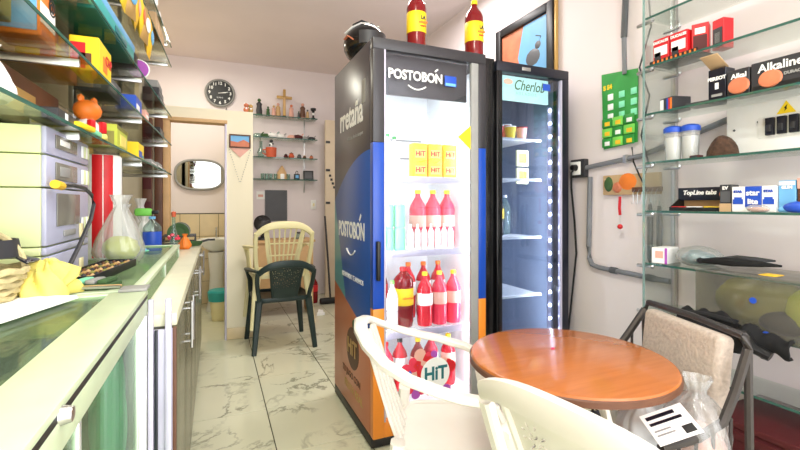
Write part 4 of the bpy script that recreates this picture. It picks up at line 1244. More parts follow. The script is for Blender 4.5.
def figure(name, label, x, y, z, h, m, m2, kind='saint', cat='figurine'):
    t = thing(name, label, cat, (x, y, z), 0, GB)
    r = h * .2
    if kind == 'saint':
        q = MB(); q.lathe([(0, 0), (r, 0), (r * .95, h * .08), (r * .7, h * .1)], m2, seg=12); q.build('base', t)
        q = MB(); q.lathe([(r * .8, h * .09), (r * .85, h * .3), (r * .65, h * .55), (r * .8, h * .68), (r * .35, h * .78), (0, h * .79)], m, seg=12, sy=.8); q.build('robe', t)
        q = MB(); q.ball((0, 0, h * .88), h * .1, m2 if m2 != 'charcoal' else m, 2); q.build('head', t)
    elif kind == 'cat':
        q = MB(); q.ball((0, 0, h * .3), (h * .27, h * .24, h * .31), m, 2, flat=-h * .3); q.build('body', t)
        q = MB(); q.ball((0, -h * .05, h * .72), (h * .24, h * .2, h * .21), m, 2)
        for s_ in (-1, 1):
            q.lathe([(h * .08, 0), (0, h * .16)], m2, c=(s_ * h * .15, -h * .05, h * .84), seg=6)
        q.build('head', t)
        q = MB(); q.ball((0, -h * .2, h * .4), (h * .1, h * .06, h * .14), m2, 1); q.build('bib', t)
    elif kind == 'cross':
        q = MB(); q.lathe([(0, 0), (r * .45, 0), (r * .3, h * .07), (0, h * .09)], 'brown', seg=12); q.build('base', t)
        q = MB(); q.box((-h * .045, -.012, h * .05), (h * .045, .012, h), m, .004); q.box((-h * .26, -.012, h * .66), (h * .26, .012, h * .76), m, .004); q.build('cross', t)
        q = MB(); q.sweep([(0, -.02, h * .3), (0, -.022, h * .6), (0, -.02, h * .72)], [(.02, .012), (.03, .016), (.02, .014)], m2, up=(0, 1, 0), seg=6); q.sweep([(-h * .2, -.02, h * .72), (0, -.02, h * .67), (h * .2, -.02, h * .72)], (.01, .01), m2, seg=6); q.build('figure', t)
    elif kind == 'low':
        q = MB(); q.ball((0, 0, h * .4), (h * .9, h * .6, h * .42), m, 2, .08, flat=-h * .4); q.build('body', t)
        q = MB(); q.sweep([(h * .5, 0, h * .5), (h * .8, 0, h * .9), (h * .95, 0, h)], [(h * .3, h * .3), (h * .2, h * .2), (h * .22, h * .2)], m2, seg=6); q.build('neck', t)
    elif kind == 'glass':
        q = MB(); q.lathe([(0, 0), (h * .3, 0), (h * .34, h), (h * .31, h), (h * .27, h * .05)], m, seg=14); q.build('bowl', t)
        q = MB(); q.lathe([(h * .345, h * .97), (h * .36, h * .985), (h * .345, h)], m2, seg=14); q.build('rim', t)
    elif kind == 'pot':
        q = MB(); q.lathe([(0, 0), (h * .3, 0), (h * .5, h * .35), (h * .3, h * .7), (h * .34, h * .78), (h * .25, h * .78)], m, seg=12); q.build('body', t)
        q = MB(); q.lathe([(h * .36, h * .78), (h * .2, h * .9), (h * .07, h * .92), (h * .08, h), (0, h)], m2, seg=12); q.build('lid', t)
    return t


bx = lambda px: .455 + .01246 * (px - 255)
z4 = BZ[3] + .0055
figure('cat_figurine', 'orange and white cat figurine, left of the pair on the partition top', .262, 4.16, 2.031, .095, 'tomato', 'white', 'cat')
figure('cat_figurine', 'yellow striped cat figurine, right of the pair on the partition top', .30, 4.15, 2.031, .085, 'gold', 'white', 'cat')
figure('saint_figurine', 'tall dark figurine at the left end of the top alcove shelf', bx(259), 5.6, z4, .22, 'charcoal', 'foliage')
figure('saint_figurine', 'small dark green figurine between the dark one and the pink couple', bx(267.5), 5.6, z4, .13, 'foliage', 'charcoal')
figure('angel_figurine', 'pinkish figurine, left of the couple beside the wooden cross', bx(273), 5.6, z4, .15, 'skin_pink', 'gold')
figure('angel_figurine', 'pale beige figurine, right of the couple beside the wooden cross', bx(277.5), 5.62, z4, .19, 'tan', 'skin_pink')
figure('wooden_cross', 'wooden crucifix standing in the middle of the top alcove shelf', bx(283.5), 5.6, z4, .36, 'gold', 'tan', 'cross', 'cross')
figure('angel_figurine', 'pink winged figurine just right of the wooden cross', bx(290.5), 5.6, z4, .18, 'skin_pink', 'tomato')
figure('saint_figurine', 'small grey figurine between the pink one and the robed saint', bx(298), 5.6, z4, .1, 'dark_grey', 'foliage')
figure('saint_figurine', 'brown robed saint figurine right of the small grey one', bx(302), 5.6, z4, .21, 'brown', 'skin_pink')
figure('saint_figurine', 'squat grey-brown figurine beside the robed saint', bx(307), 5.6, z4, .13, 'tan', 'dark_grey')
t = thing('black_goblet', 'black and white hourglass-shaped goblet at the right end of the top shelf', 'goblet', (bx(313), 5.6, z4), 0, GB)
q = MB(); q.lathe([(0, 0), (.035, 0), (.03, .02), (.012, .035), (.012, .06)], 'black', seg=14); q.build('foot', t)
q = MB(); q.lathe([(.012, .06), (.018, .075), (.012, .09)], 'white', seg=14); q.build('stem', t)
q = MB(); q.lathe([(.012, .09), (.02, .115), (.036, .125), (.036, .15), (.0, .15)], 'black', seg=14); q.build('cup', t)
z3 = BZ[2] + .0055
for i, (px, h, m1, m2, nm) in enumerate(((258, .07, 'clear_bottle', 'foliage', 'green glass swan ornament at the left end of the second alcove shelf'), (265, .07, 'foliage', 'clear_bottle', 'small leafy ornament beside the glass swan'),
                                         (272, .085, 'white', 'clear_bottle', 'white bird ornament left of centre on the second alcove shelf'), (280, .07, 'white', 'grey', 'low white ornament in the middle of the second alcove shelf'),
                                         (291, .07, 'skin_pink', 'white', 'pinkish flower ornament right of centre on the second alcove shelf'), (297, .08, 'dark_red', 'skin_pink', 'dark red flower ornament on the second alcove shelf'),
                                         (304, .06, 'grey', 'dark_grey', 'grey ornament beside the dark red flower'), (311, .06, 'charcoal', 'grey', 'dark ornament at the right end of the second alcove shelf'))):
    figure('bird_ornament', nm, bx(px), 5.6, z3, h, m1, m2, 'low', 'ornament')
z2 = BZ[1] + .0055
t = thing('orange_mug', 'orange mug with a small black and white cow figure on the third alcove shelf', 'mug', (bx(270), 5.545, z2 - .0), 0, GB)
q = MB(); q.lathe([(0, 0), (.06, 0), (.066, .12), (.06, .12), (.055, .01)], 'terracotta', seg=18); q.build('cup', t)
q = MB(); q.tube([(-.06, 0, .095), (-.1, 0, .09), (-.105, 0, .05), (-.06, 0, .03)], .008, 'terracotta', 8); q.build('handle', t)
q = MB(); q.ball((0, 0, .15), (.03, .03, .035), 'white', 2); q.ball((.015, -.02, .165), .014, 'black', 1); q.ball((-.018, -.02, .15), .013, 'black', 1); q.ball((0, -.01, .2), (.022, .02, .022), 'charcoal', 2); q.build('cow_figure', t)
for i, (px, nm) in enumerate(((285, 'first'), (290.5, 'second'), (298.5, 'third'), (304, 'fourth'), (311, 'fifth'))):
    figure('clay_pot', f'{nm} small clay pot from the left on the third alcove shelf', bx(px), 5.6, z2, (.06, .08, .065, .05, .055)[i], ('dark_red', 'terracotta', 'dark_grey', 'brown', 'tomato')[i], ('charcoal', 'brown', 'grey', 'tan', 'charcoal')[i], 'pot', 'pot')
t = thing('glass_vase', 'clear glass vase at the left end of the third alcove shelf', 'vase', (bx(260.5), 5.58, z2), 0, GB)
q = MB(); q.lathe([(0, 0), (.03, 0), (.045, .06), (.02, .12), (.016, .19), (.02, .2)], 'clear_bottle', seg=14); q.build('body', t)
q = MB(); q.sweep([(0, 0, .05), (.0, 0, .2), (-.015, 0, .25)], (.006, .006), 'foliage', seg=5); q.build('stem', t)
z1 = BZ[0] + .0055
for i, px in enumerate((262, 266, 270, 274.5, 287)):
    figure('shot_glass', f'{("first", "second", "third", "fourth", "fifth")[i]} small glass from the left on the bottom alcove shelf', bx(px), 5.57, z1, .07, 'clear_bottle', 'white', 'glass', 'glass')
t = thing('arched_shrine', 'brown arched clay house ornament on the bottom alcove shelf', 'ornament', (bx(281), 5.6, z1), 0, GB)
q = MB(); q.lathe([(0, 0), (.075, 0), (.08, .03), (.055, .09), (.03, .14), (.012, .17), (0, .175)], 'tan', seg=18, sy=.6); q.build('dome', t)
q = MB(); q.box((-.025, -.055, 0), (.025, -.03, .07), 'white', .01); q.build('niche', t)
t = thing('table_clock', 'small black table clock with a loop on the bottom alcove shelf', 'clock', (bx(296), 5.6, z1), 0, GB)
q = MB(); q.box((-.035, -.02, 0), (.035, .02, .075), 'black', .006); q.build('body', t)
q = MB(); q.box((-.02, -.022, .02), (.02, -.0195, .06), 'sky_blue', .002); q.build('face', t)
q = MB(); q.tube([(.015 * math.cos(a), 0, .09 + .022 * math.sin(a)) for a in [R(20 * k - 60) for k in range(16)]], .004, 'black', 6); q.build('loop', t)
t = thing('photo_frame', 'dark photo frame leaning back on the bottom alcove shelf', 'photo frame', (bx(308), 5.6, z1), R(-8), GB)
mxf = mx_at(0, 0, 0, rx=R(-18))
q = MB(); q.box((-.065, -.006, .001), (.065, .006, .13), 'charcoal', .003, mx=mxf); q.build('frame', t)
q = MB(); q.box((-.045, -.008, .02), (.045, -.0055, .11), 'dark_grey', mx=mxf); q.build('picture', t)
q = MB(); q.sweep([(0, .035, .09), (0, .07, .002)], (.03, .004), 'charcoal', seg=6); q.build('strut', t)
# grey mirror sheet and note on the back wall
t = thing('wall_mirror', 'rectangular grey mirror sheet on the back wall above the stacked chairs', 'mirror', (.72, 5.699, 1.18))
q = MB(); q.box((-.14, -.012, -.2), (.14, -.001, .2), 'grey', .003); q.build('frame', t)
q = MB(); q.box((-.135, -.0135, -.195), (.135, -.0115, .195), 'dark_grey'); q.build('glass', t)
t = thing('paper_note', 'white paper note pinned left of the grey mirror sheet', 'note', (.53, 5.699, 1.31))
q = MB(); q.box((-.05, -.004, -.05), (.05, -.001, .05), 'paper'); q.build('sheet', t)
q = MB(); q.box((-.03, -.005, -.02), (.03, -.004, .01), 'skin_pink'); q.build('stamp', t)
t = thing('wall_switch', 'small white switch plate on the back wall beside the pale door', 'switch', (1.20, 5.699, 1.19))
q = MB(); q.box((-.035, -.012, -.06), (.035, -.001, .06), 'white', .004); q.build('plate', t)
q = MB(); q.box((-.012, -.016, -.02), (.012, -.011, .02), 'cream_plastic', .002); q.build('rocker', t)
# pennant picture on the partition
t = thing('pennant_picture', 'small framed picture with a pointed pennant and beaded rosary on the partition', 'picture', (.205, 4.098, 1.70))
q = MB()
q.box((-.09, -.016, .0), (.09, -.001, .012), 'brown', .002); q.box((-.09, -.016, .108), (.09, -.001, .12), 'brown', .002); q.box((-.09, -.016, .012), (-.078, -.001, .108), 'brown', .002); q.box((.078, -.016, .012), (.09, -.001, .108), 'brown', .002); q.build('frame', t)
q = MB(); q.box((-.078, -.008, .012), (.078, -.002, .108), 'sky_blue'); q.prism([(-.078, .012), (.078, .012), (.078, .05), (.03, .075), (-.02, .05), (-.078, .06)], 0, .002, 'tomato', mx_at(0, -.008, 0, rx=R(90))); q.build('print', t)
q = MB(); q.prism([(-.085, -.002), (.085, -.002), (0, -.085)], 0, .003, 'skin_pink', mx_at(0, -.002, 0, rx=R(90))); q.build('pennant', t)
q = MB()
for s_ in (-1, 1):
    for k in range(14):
        q.ball((s_ * .088 * (1 - k / 14), -.006, -.02 - .30 * k / 14), .0042, 'grey', 1)
q.build('rosary', t)
# ------------------------------------------------------------------ alcove floor: desk, black object, bottle, broom
t = thing('wooden_desk', 'small light wooden desk behind the stacked chairs', 'desk', (.66, 4.85, 0))
q = MB(); q.box((-.32, -.21, .79), (.34, .2, .815), 'tan', .004); q.build('top', t)
q = MB(); q.box((-.30, -.19, .2), (.3, -.17, .79), 'tan', .003); q.build('front_panel', t)
for x in (-.31, .29):
    q = MB(); q.box((x, -.19, 0), (x + .03, .19, .79), 'tan', .003); q.build('side_panel', t)
t = thing('black_fan', 'black desk fan folded on the desk behind the chairs', 'fan', (.47, 4.86, .8155))
q = MB(); q.lathe([(0, 0), (.075, 0), (.07, .02), (.02, .03), (.018, .1)], 'black', seg=16); q.build('base', t)
q = MB(); q.lathe([(0, -.02), (.03, -.02), (.09, 0), (.09, .03), (.03, .06), (0, .06)], 'black', mx=Matrix.Rotation(R(70), 4, 'X'), c=(0, .0, .17), seg=20); q.build('cage', t)
for k in range(4):
    q = MB(); q.sweep([(0, -.03, .17), (.075 * math.cos(k * PI / 2 + .4), -.035, .17 + .075 * math.sin(k * PI / 2 + .4))], [(.02, .006), (.04, .006)], 'charcoal', up=(0, 1, 0), seg=6); q.build('blade', t)
t = thing('glass_jar', 'low glass jar on the right side of the desk', 'jar', (.86, 4.8, .8155))
q = MB(); q.lathe([(0, 0), (.05, 0), (.055, .04), (.045, .06)], 'clear_bottle', seg=16); q.build('body', t)
q = MB(); q.lathe([(.048, .06), (.05, .075), (0, .078)], 'charcoal', seg=16); q.build('lid', t)
bottle('dark cola bottle with red label on the floor beside the broom', (1.10, 5.2, .0005), .05, .34, 'cola_red', 'red', 'red')
t = thing('push_broom', 'black floor broom standing against the pale door', 'broom', (1.28, 5.1, 0))
q = MB(); q.box((-.13, -.04, .0), (.13, .04, .07), 'black', .02); q.build('brush_head', t)
q = MB(); q.tube([(0, 0, .05), (-.01, .08, .5), (-.02, .2, 1.05)], .012, 'charcoal', 8); q.build('handle', t)
t = thing('paper_bag', 'white paper scrap on the floor right of the stacked chairs', 'paper', (1.04, 4.62, .0005))
q = MB(); q.prism([(-.04, -.04), (.05, -.03), (.02, .1)], 0, .03, 'paper'); q.build('sheet', t)
q = MB(); q.prism([(-.02, -.02), (.04, .0), (.0, .05)], .03, .05, 'paper'); q.build('fold', t)

# ------------------------------------------------------------------ bathroom
t = thing('oval_mirror', 'oval mirror with grey rim on the bathroom wall', 'mirror', (-.166, 5.685, 1.55))
ov = []
for k in range(48):
    a = 2 * PI * k / 48
    cx, cy = math.cos(a), math.sin(a)
    ov.append((math.copysign(abs(cx) ** .72, cx) * .265, -.012, math.copysign(abs(cy) ** .8, cy) * .175))
q = MB(); q.sweep(ov, (.03, .03), 'grey', up=(0, 1, 0), closed=True, seg=8); q.build('rim', t)
q = MB(); q.prism([(x * .99, z * .99) for x, y, z in ov], 0, .006, 'mirror', mx_at(0, -.008, 0, rx=R(90))); q.build('glass', t, smooth=False)
t = thing('wash_basin', 'white ceramic wash basin on a pedestal in the bathroom', 'basin', (.015, 5.3, 0))
q = MB(); q.lathe([(.0, .66), (.06, .66), (.15, .72), (.19, .79), (.2, .81), (.185, .81), (.14, .74), (0, .71)], 'ceramic', seg=28, sx=.95, sy=.95); q.build('bowl', t)
q = MB(); q.lathe([(.11, 0), (.09, .1), (.07, .4), (.09, .66)], 'ceramic', seg=20); q.build('pedestal', t)
q = MB(); q.tube([(0, .16, .81), (0, .16, .9), (0, .12, .92), (0, .07, .9)], .011, 'steel', 8); q.build('tap', t)
t = thing('toilet', 'white toilet partly hidden behind the bin in the bathroom', 'toilet', (-.33, 5.1, 0))
q = MB(); q.lathe([(.09, 0), (.1, .12), (.15, .3), (.18, .38), (.17, .4), (0, .4)], 'ceramic', seg=24, sy=1.2); q.build('bowl', t)
q = MB(); q.box((-.18, .28, .36), (.18, .48, .74), 'ceramic', .02); q.build('cistern', t)
q = MB(); q.lathe([(0, .402), (.18, .402), (.18, .42), (0, .425)], 'white', seg=24, sy=1.2); q.build('seat_lid', t)
t = thing('waste_bin', 'cream waste bin lined with a green bag in the bathroom doorway', 'bin', (.045, 4.85, 0))
q = MB(); q.lathe([(0, .0), (.075, 0), (.105, .28), (.1, .28), (.07, .01)], 'cream_plastic', seg=24); q.build('bucket', t)
q = MB()
q.lathe([(.108, .2), (.115, .25), (.118, .29), (.105, .31), (.06, .315), (0, .30)], 'teal', seg=24); q.build('bin_liner', t)
# ------------------------------------------------------------------ left side: display counter nearest the camera
CT = .97
t = thing('display_counter', 'glass and aluminium display counter nearest the camera on the left', 'counter', (0, 0, 0))
AX, AB, AY0, AY1 = -.165, -.77, .10, 1.325
q = MB()
q.box((AX - .085, AY0, CT - .012), (AX, AY1, CT), 'alu_green', .002)
q.box((AB, AY0, CT - .012), (AB + .04, AY1, CT), 'alu_green', .002)
q.box((AB + .04, AY1 - .03, CT - .012), (AX - .085, AY1, CT), 'alu_green', .002)
q.build('top_frame', t)
q = MB(); q.box((AX - .004, AY0, CT - .022), (AX - .001, AY1, CT - .012), 'black'); q.build('rubber_gap', t)
q = MB(); q.box((AX - .03, AY0, CT - .062), (AX, AY1, CT - .022), 'alu_green', .003); q.build('front_rail', t)
q = MB(); q.box((AB + .04, AY0, CT - .009), (AX - .085, AY1 - .03, CT - .003), 'counter_glass'); q.build('top_glass', t, smooth=False)
for i, (y0, y1, x) in enumerate(((AY0, .74, AX - .012), (.70, AY1 - .03, AX - .02))):
    q = MB(); q.box((x - .004, y0, .12), (x, y1, CT - .06), 'counter_glass'); pn = q.build('sliding_pane', t, smooth=False)
    q = MB(); q.box((x - .006, y1 - .012, .12), (x + .003, y1, CT - .06), 'aluminium', .001); q.build('pane_edge', pn)
q = MB(); q.box((AX - .03, AY1 - .03, .0), (AX, AY1, CT - .062), 'aluminium', .003); q.build('corner_post', t)
q = MB(); q.box((AX - .03, AY0, .0), (AX, AY0 + .03, CT - .062), 'aluminium', .003); q.build('corner_post', t)
q = MB(); q.box((AB, AY0, 0), (AX - .03, AY1, .12), 'alu_green', .003); q.build('base', t)
q = MB(); q.box((AB - .01, AY0, .12), (AB, AY1, CT - .012), 'alu_green'); q.build('back_panel', t)
q = MB(); q.box((AB, AY1 - .012, .12), (AX - .03, AY1 - .004, CT - .012), 'counter_glass'); q.build('end_glass', t, smooth=False)
q = MB(); q.box((AB, AY0, .52), (AX - .06, AY1 - .02, .528), 'counter_glass'); q.build('inner_shelf', t, smooth=False)
q = MB(); q.lathe([(0, 0), (.012, 0), (.009, .012), (0, .014)], 'steel', mx=Matrix.Rotation(R(90), 4, 'Y'), c=(AX - .001, .62, CT - .018), seg=12); q.build('lock_knob', t)
GA = 'goods inside the near display counter'
tt = thing('plastic_bag', 'mint green plastic bag behind the front glass of the near counter', 'bag', (-.236, 1.235, .5285), 0, GA)
q = MB(); q.grid(lambda u, v: Vector((.036 * math.sin(PI * min(.97, v * .92 + .1)) ** .5 * math.cos(2 * PI * u) * (1 + .1 * math.sin(5 * u * PI * 2 + 6 * v)), .062 * math.sin(PI * min(.97, v * .92 + .1)) ** .5 * math.sin(2 * PI * u), .37 * v)), 32, 14, 'green_bag_plastic'); q.build('body', tt)
q = MB(); q.ball((0, 0, .16), (.025, .045, .15), 'mint', 3, .05); q.build('contents', tt)
for i, (x, y, sx, sy, h, m1, m2) in enumerate(((-.6, .6, .1, .12, .26, 'brown', 'tan'), (-.40, .95, .07, .09, .30, 'brown', 'charcoal'), (-.62, 1.05, .09, .1, .33, 'charcoal', 'brown'), (-.33, .62, .06, .1, .2, 'wall_tan', 'white'))):
    tt = thing('packet', ('brown carton', 'olive packet', 'charcoal carton', 'tan packet')[i] + (' deep inside the near counter', ' in the middle of the near counter', ' at the far end inside the near counter', ' just behind the front glass of the near counter')[i], 'packet', (x, y, .5285), .3 * i - .4, GA)
    q = MB(); q.box((-sx, -sy, 0), (sx, sy, h), m1, .01); q.build('body', tt)
    q = MB(); q.box((-sx * .6, -sy * .5, h), (sx * .5, sy * .6, h + .004), m2, .001); q.build('label_patch', tt)
    q = MB(); q.box((sx, -sy * .5, h * .3), (sx + .002, sy * .5, h * .7), m2); q.build('label_patch', tt)

# ------------------------------------------------------------------ kitchen cabinets and worktop
KX, KY0, KY1, KZ = -.10, 1.335, 4.0, .90
n = 6
w = (KY1 - KY0 - .06) / n
q = MB(); q.box((-.78, KY0, KZ - .035), (KX + .004, KY1, KZ), 'worktop', .004); tag(q.build('worktop'), 'long cream worktop over the dark kitchen cabinets', 'worktop')
for i in range(n):
    y0 = KY0 + .03 + i * w
    nm = ('first', 'second', 'third', 'fourth', 'fifth', 'last')[i]
    tt = thing('kitchen_cabinet', f'{nm} olive-brown kitchen cabinet from the camera under the worktop', 'cabinet', (-.44, y0 + w / 2, 0), 0, 'row of kitchen cabinets')
    q = MB(); q.box((-.33, -w / 2, .06), (.315, w / 2, KZ - .036), 'cabinet_wood', .002); q.box((-.33, -w / 2, 0), (.27, w / 2, .06), 'charcoal'); q.build('body', tt)
    q = MB(); q.box((.316, -w / 2 + .003, .07), (.336, w / 2 - .003, KZ - .045), 'cabinet_wood', .003); dd = q.build('door', tt)
    yh = -w / 2 + .05 if i % 2 else w / 2 - .05
    q = MB(); q.tube([(.336, yh, KZ - .08), (.362, yh, KZ - .08)], .004, 'steel', 6); q.tube([(.336, yh, KZ - .2), (.362, yh, KZ - .2)], .004, 'steel', 6); q.tube([(.362, yh, KZ - .055), (.362, yh, KZ - .225)], .0055, 'steel', 8); q.build('handle', dd)
t = thing('aluminium_end_panel', 'pale lavender aluminium end panel with posts where the two counters meet', 'panel', (0, 0, 0))
q = MB(); q.box((AX + .002, 1.325, 0), (KX - .002, KY0 - .001, KZ - .04), 'lavender_metal', .002); q.build('panel', t)
for (x0, x1) in ((AX + .001, AX + .014), (KX - .024, KX - .008)):
    q = MB(); q.box((x0, 1.312, 0), (x1, 1.325, KZ + .045), 'lavender_metal', .003); q.build('post', t)
q = MB(); q.box((AX + .016, 1.316, 0), (AX + .024, 1.325, KZ - .04), 'navy', .001); q.build('dark_seam', t)
q = MB(); q.box((KX - .006, 1.32, 0), (KX + .003, KY0 - .001, KZ - .036), 'brown', .002); q.build('wood_edge', t)
# glass display box standing on the worktop
t = thing('glass_display_box', 'low glass display box with aluminium frame standing on the worktop', 'display box', (0, 0, 0))
BX, BB, BY0, BY1 = -.184, -.75, 1.345, 2.75
q = MB()
q.box((BX - .03, BY0, CT - .014), (BX, BY1, CT), 'alu_green', .003); q.box((BB, BY0, CT - .014), (BB + .03, BY1, CT), 'alu_green', .003)
q.box((BB + .03, BY1 - .03, CT - .014), (BX - .03, BY1, CT), 'alu_green', .003); q.box((BB + .03, BY0, CT - .014), (BX - .03, BY0 + .03, CT), 'alu_green', .003)
q.build('top_frame', t)
q = MB(); q.box((BB + .03, BY0 + .03, CT - .008), (BX - .03, BY1 - .03, CT - .002), 'counter_glass'); q.build('top_glass', t, smooth=False)
q = MB(); q.box((BX - .008, BY0, KZ + .0005), (BX - .003, BY1, CT - .014), 'counter_glass'); q.build('front_glass', t, smooth=False)
q = MB(); q.box((BB, BY0, KZ + .0005), (BB + .005, BY1, CT - .014), 'counter_glass'); q.build('back_glass', t, smooth=False)
for (x, y) in ((BX - .022, BY0), (BX - .022, BY1 - .022), (BX - .022, 2.0)):
    q = MB(); q.box((x, y, KZ + .0005), (x + .02, y + .022, CT - .014), 'aluminium', .002); q.build('post', t)
t = thing('corner_bracket', 'grey metal corner bracket with rods joining the two counters', 'bracket', (-.2, 1.335, CT))
q = MB(); q.box((-.03, -.03, .0005), (.035, .035, .008), 'grey', .002); q.build('plate', t)
q = MB(); q.tube([(-.03, .0, .012), (-.2, .03, .012), (-.36, .03, .010)], .004, 'steel', 6); q.build('rod', t)
q = MB(); q.tube([(-.03, .02, .012), (-.2, .05, .012), (-.36, .055, .010)], .003, 'tan', 6); q.build('rod', t)

# ------------------------------------------------------------------ things on the counter
ZT = CT + .0008
t = thing('stereo_stack', 'pale stacked stereo with lavender front under the left shelves', 'stereo', (-.415, 1.64, ZT))
lv = (.0, .09, .115, .275, .365, .443)
nms = ('base_unit', 'drawer_unit', 'cassette_deck', 'equaliser_unit', 'tuner_unit')
for k in range(5):
    z0, z1 = lv[k], lv[k + 1] - .003
    q = MB(); q.box((-.33, -.21, z0), (-.012, .21, z1), 'stereo_side', .003); u_ = q.build(nms[k], t)
    q = MB(); q.box((-.012, -.207, z0 + .001), (.0, .207, z1 - .001), 'stereo_front', .003); q.build('front_panel', u_)
    if k == 2:
        q = MB(); q.box((.0, -.13, z0 + .05), (.004, .09, z1 - .012), 'screen', .003); q.build('cassette_window', u_)
        q = MB(); q.box((.0, -.07, z0 + .018), (.005, .04, z0 + .036), 'grey', .002); q.build('slot', u_)
    if k in (3, 4):
        q = MB(); q.box((.0, -.14, z0 + .022), (.004, .06, z1 - .014), 'screen', .003); q.build('display', u_)
        q = MB(); q.box((.003, -.11, z0 + .034), (.0055, -.02, z1 - .024), 'grey' if k == 3 else 'white', .002); q.build('label', u_)
    for j in range(4):
        if k in (2, 3, 4):
            q = MB(); q.box((.0, .115 + .022 * j, z0 + .02), (.006, .13 + .022 * j, min(z1 - .015, z0 + .07)), 'stereo_side' if j % 2 else 'white', .002); q.build('button', u_)
    if k in (0, 1, 2):
        q = MB(); q.box((.0, .09, z0 + .004), (.006, .125, min(z1 - .004, z0 + .05)), 'cream_plastic', .002); q.build('button', u_)
q = MB(); q.box((-.32, -.235, .06), (-.16, -.2105, .40), 'stereo_side', .006); q.build('side_speaker_panel', t)
t = thing('audio_cable', 'black cable with yellow plug hooked on the stereo front', 'cable', (-.405, 1.45, 1.25))
q = MB(); q.tube([(.01, .03, 0), (.012, .0, .002), (.012, -.03, .003)], .012, 'juice_yellow', 10); q.build('plug', t)
q = MB(); q.tube([(.012, .03, 0), (.02, .1, .005), (.025, .2, .0), (.028, .27, -.02), (.03, .29, -.05), (.03, .25, -.1), (.028, .12, -.18), (.03, .0, -.235), (.03, -.06, -.255)], .006, 'charcoal', 8); q.build('cord', t)
t = thing('paper_roll', 'tall white cylinder with broad red stripe and painted highlight line beside the stereo', 'cylinder', (-.432, 2.15, ZT))
q = MB(); q.lathe([(0, 0), (.062, 0), (.067, .006), (.067, .425), (.062, .432), (0, .432)], 'white', seg=32); q.build('body', t)
for (a0, a1) in ((-112, -80), (-77, -48)):  # white gap between the red halves imitates a highlight line
    q = MB(); q.grid(lambda u, v: Vector((.0676 * math.cos(R(a0 + (a1 - a0) * u)), .0676 * math.sin(R(a0 + (a1 - a0) * u)), .01 + .42 * v)), 8, 2, 'red', .0012); q.build('red_stripe', t)
t = sack('plastic_bag', 'clear plastic bag with yellow-green snacks on the counter', (-.338, 1.975, ZT), (.085, .085, .265), 'clear_plastic', None, seed=3)
q = MB(); q.ball((0, 0, .055), (.062, .062, .05), 'lime', 3, .07, flat=-.05); q.build('contents', t)
t = thing('sweets_tray', 'long black tray of small wrapped sweets in front of the stereo', 'tray', (-.345, 1.665, ZT), R(-7))
q = MB(); q.box((-.05, -.2, 0), (.05, .2, .004), 'black', .001); q.build('base', t)
for (a, c) in (((-.052, -.2, 0), (-.048, .2, .026)), ((.048, -.2, 0), (.052, .2, .026)), ((-.05, -.204, 0), (.05, -.2, .026)), ((-.05, .2, 0), (.05, .204, .026))):
    q = MB(); q.box(a, c, 'black', .001); q.build('side', t)
rr = random.Random(4)
for i in range(4):
    for j in range(12):
        tt = q = MB(); q.ball((-.034 + .0225 * i, -.18 + .032 * j, .016), (.009, .013, .011), ('brown', 'tan', 'olive', 'charcoal', 'gold')[(i * 3 + j * 2) % 5], 1); q.build('sweet', t)
t = thing('sweets_pack', 'small pack of green and blue wrapped sweets near the counter joint', 'pack', (-.30, 1.41, ZT), R(-15))
q = MB(); q.box((-.05, -.04, 0), (.05, .04, .014), 'foliage', .004); q.build('base', t)
for i in range(3):
    q = MB(); q.box((-.042 + .03 * i, -.032, .014), (-.018 + .03 * i, .032, .026), ('mint', 'grey', 'foliage')[i], .004); q.build('sweet', t)
t = thing('paper_sheet', 'white sheet of paper lying on the counter at the left edge', 'paper', (0, 0, ZT))
q = MB()
pp = [(-.305, 1.27), (-.375, 1.06), (-.55, 1.0), (-.62, 1.2), (-.47, 1.33)]
q.prism(pp, .0, .004, 'paper'); q.build('sheet', t)
q = MB(); q.prism([(x * .97 - .012, y * .985 + .018) for x, y in pp], .004, .008, 'paper'); q.build('second_sheet', t)
t = thing('wicker_basket', 'shallow wicker basket behind the white paper on the counter', 'basket', (-.50, 1.26, ZT + .0085))
q = MB()
for k in range(5):
    q.tube([((.07 + .006 * k) * math.cos(a), (.07 + .006 * k) * math.sin(a), .008 + .015 * k + .003 * math.sin(9 * a + k * PI)) for a in [2 * PI * j / 36 for j in range(36)]], .008, 'wicker', 6, closed=True)
q.build('side', t)
q = MB(); q.lathe([(0, .002), (.075, .002), (.072, .01), (0, .01)], 'wicker', seg=24); q.build('bottom', t)
q = MB(); q.tube([(.09 * math.cos(a), .02, .06 + .10 * math.sin(a)) for a in [PI * j / 14 for j in range(15)]], .007, 'wicker', 6); q.build('handle', t)
t = thing('sun_visor', 'dark navy visor cap resting on the wicker basket', 'cap', (-.50, 1.275, 1.066), R(70))
q = MB(); q.grid(lambda u, v: Vector((.085 * math.cos(2 * PI * u) * (1 - .08 * v), .08 * math.sin(2 * PI * u) * (1 - .08 * v), .012 + .04 * v)), 28, 3, 'charcoal', .004); q.build('band', t)
q = MB(); q.grid(lambda u, v: Vector(((.085 + .05 * v) * math.cos(PI * (u - .5) * .9), (.08 + .02 * v) * math.sin(PI * (u - .5) * .9), .012 - .015 * v)), 14, 4, 'navy', .004); q.build('peak', t)
t = thing('yellow_cloth', 'crumpled yellow cloth bundle beside the basket on the counter', 'cloth', (-.385, 1.345, ZT))
def crumple(u, v):
    a, b_ = 2 * PI * u, PI * v * .5
    k = 1 + .12 * math.sin(5 * a + 4 * v) * math.cos(b_) + .08 * math.sin(9 * a + 11 * v) + .06 * math.sin(14 * v + 3 * a)
    return Vector((.06 * k * math.cos(a) * math.cos(b_), .062 * k * math.sin(a) * math.cos(b_), .082 * k * math.sin(b_) + .001))
q = MB(); q.grid(crumple, 48, 16, 'cloth_yellow'); q.build('bundle', t, angle=50)
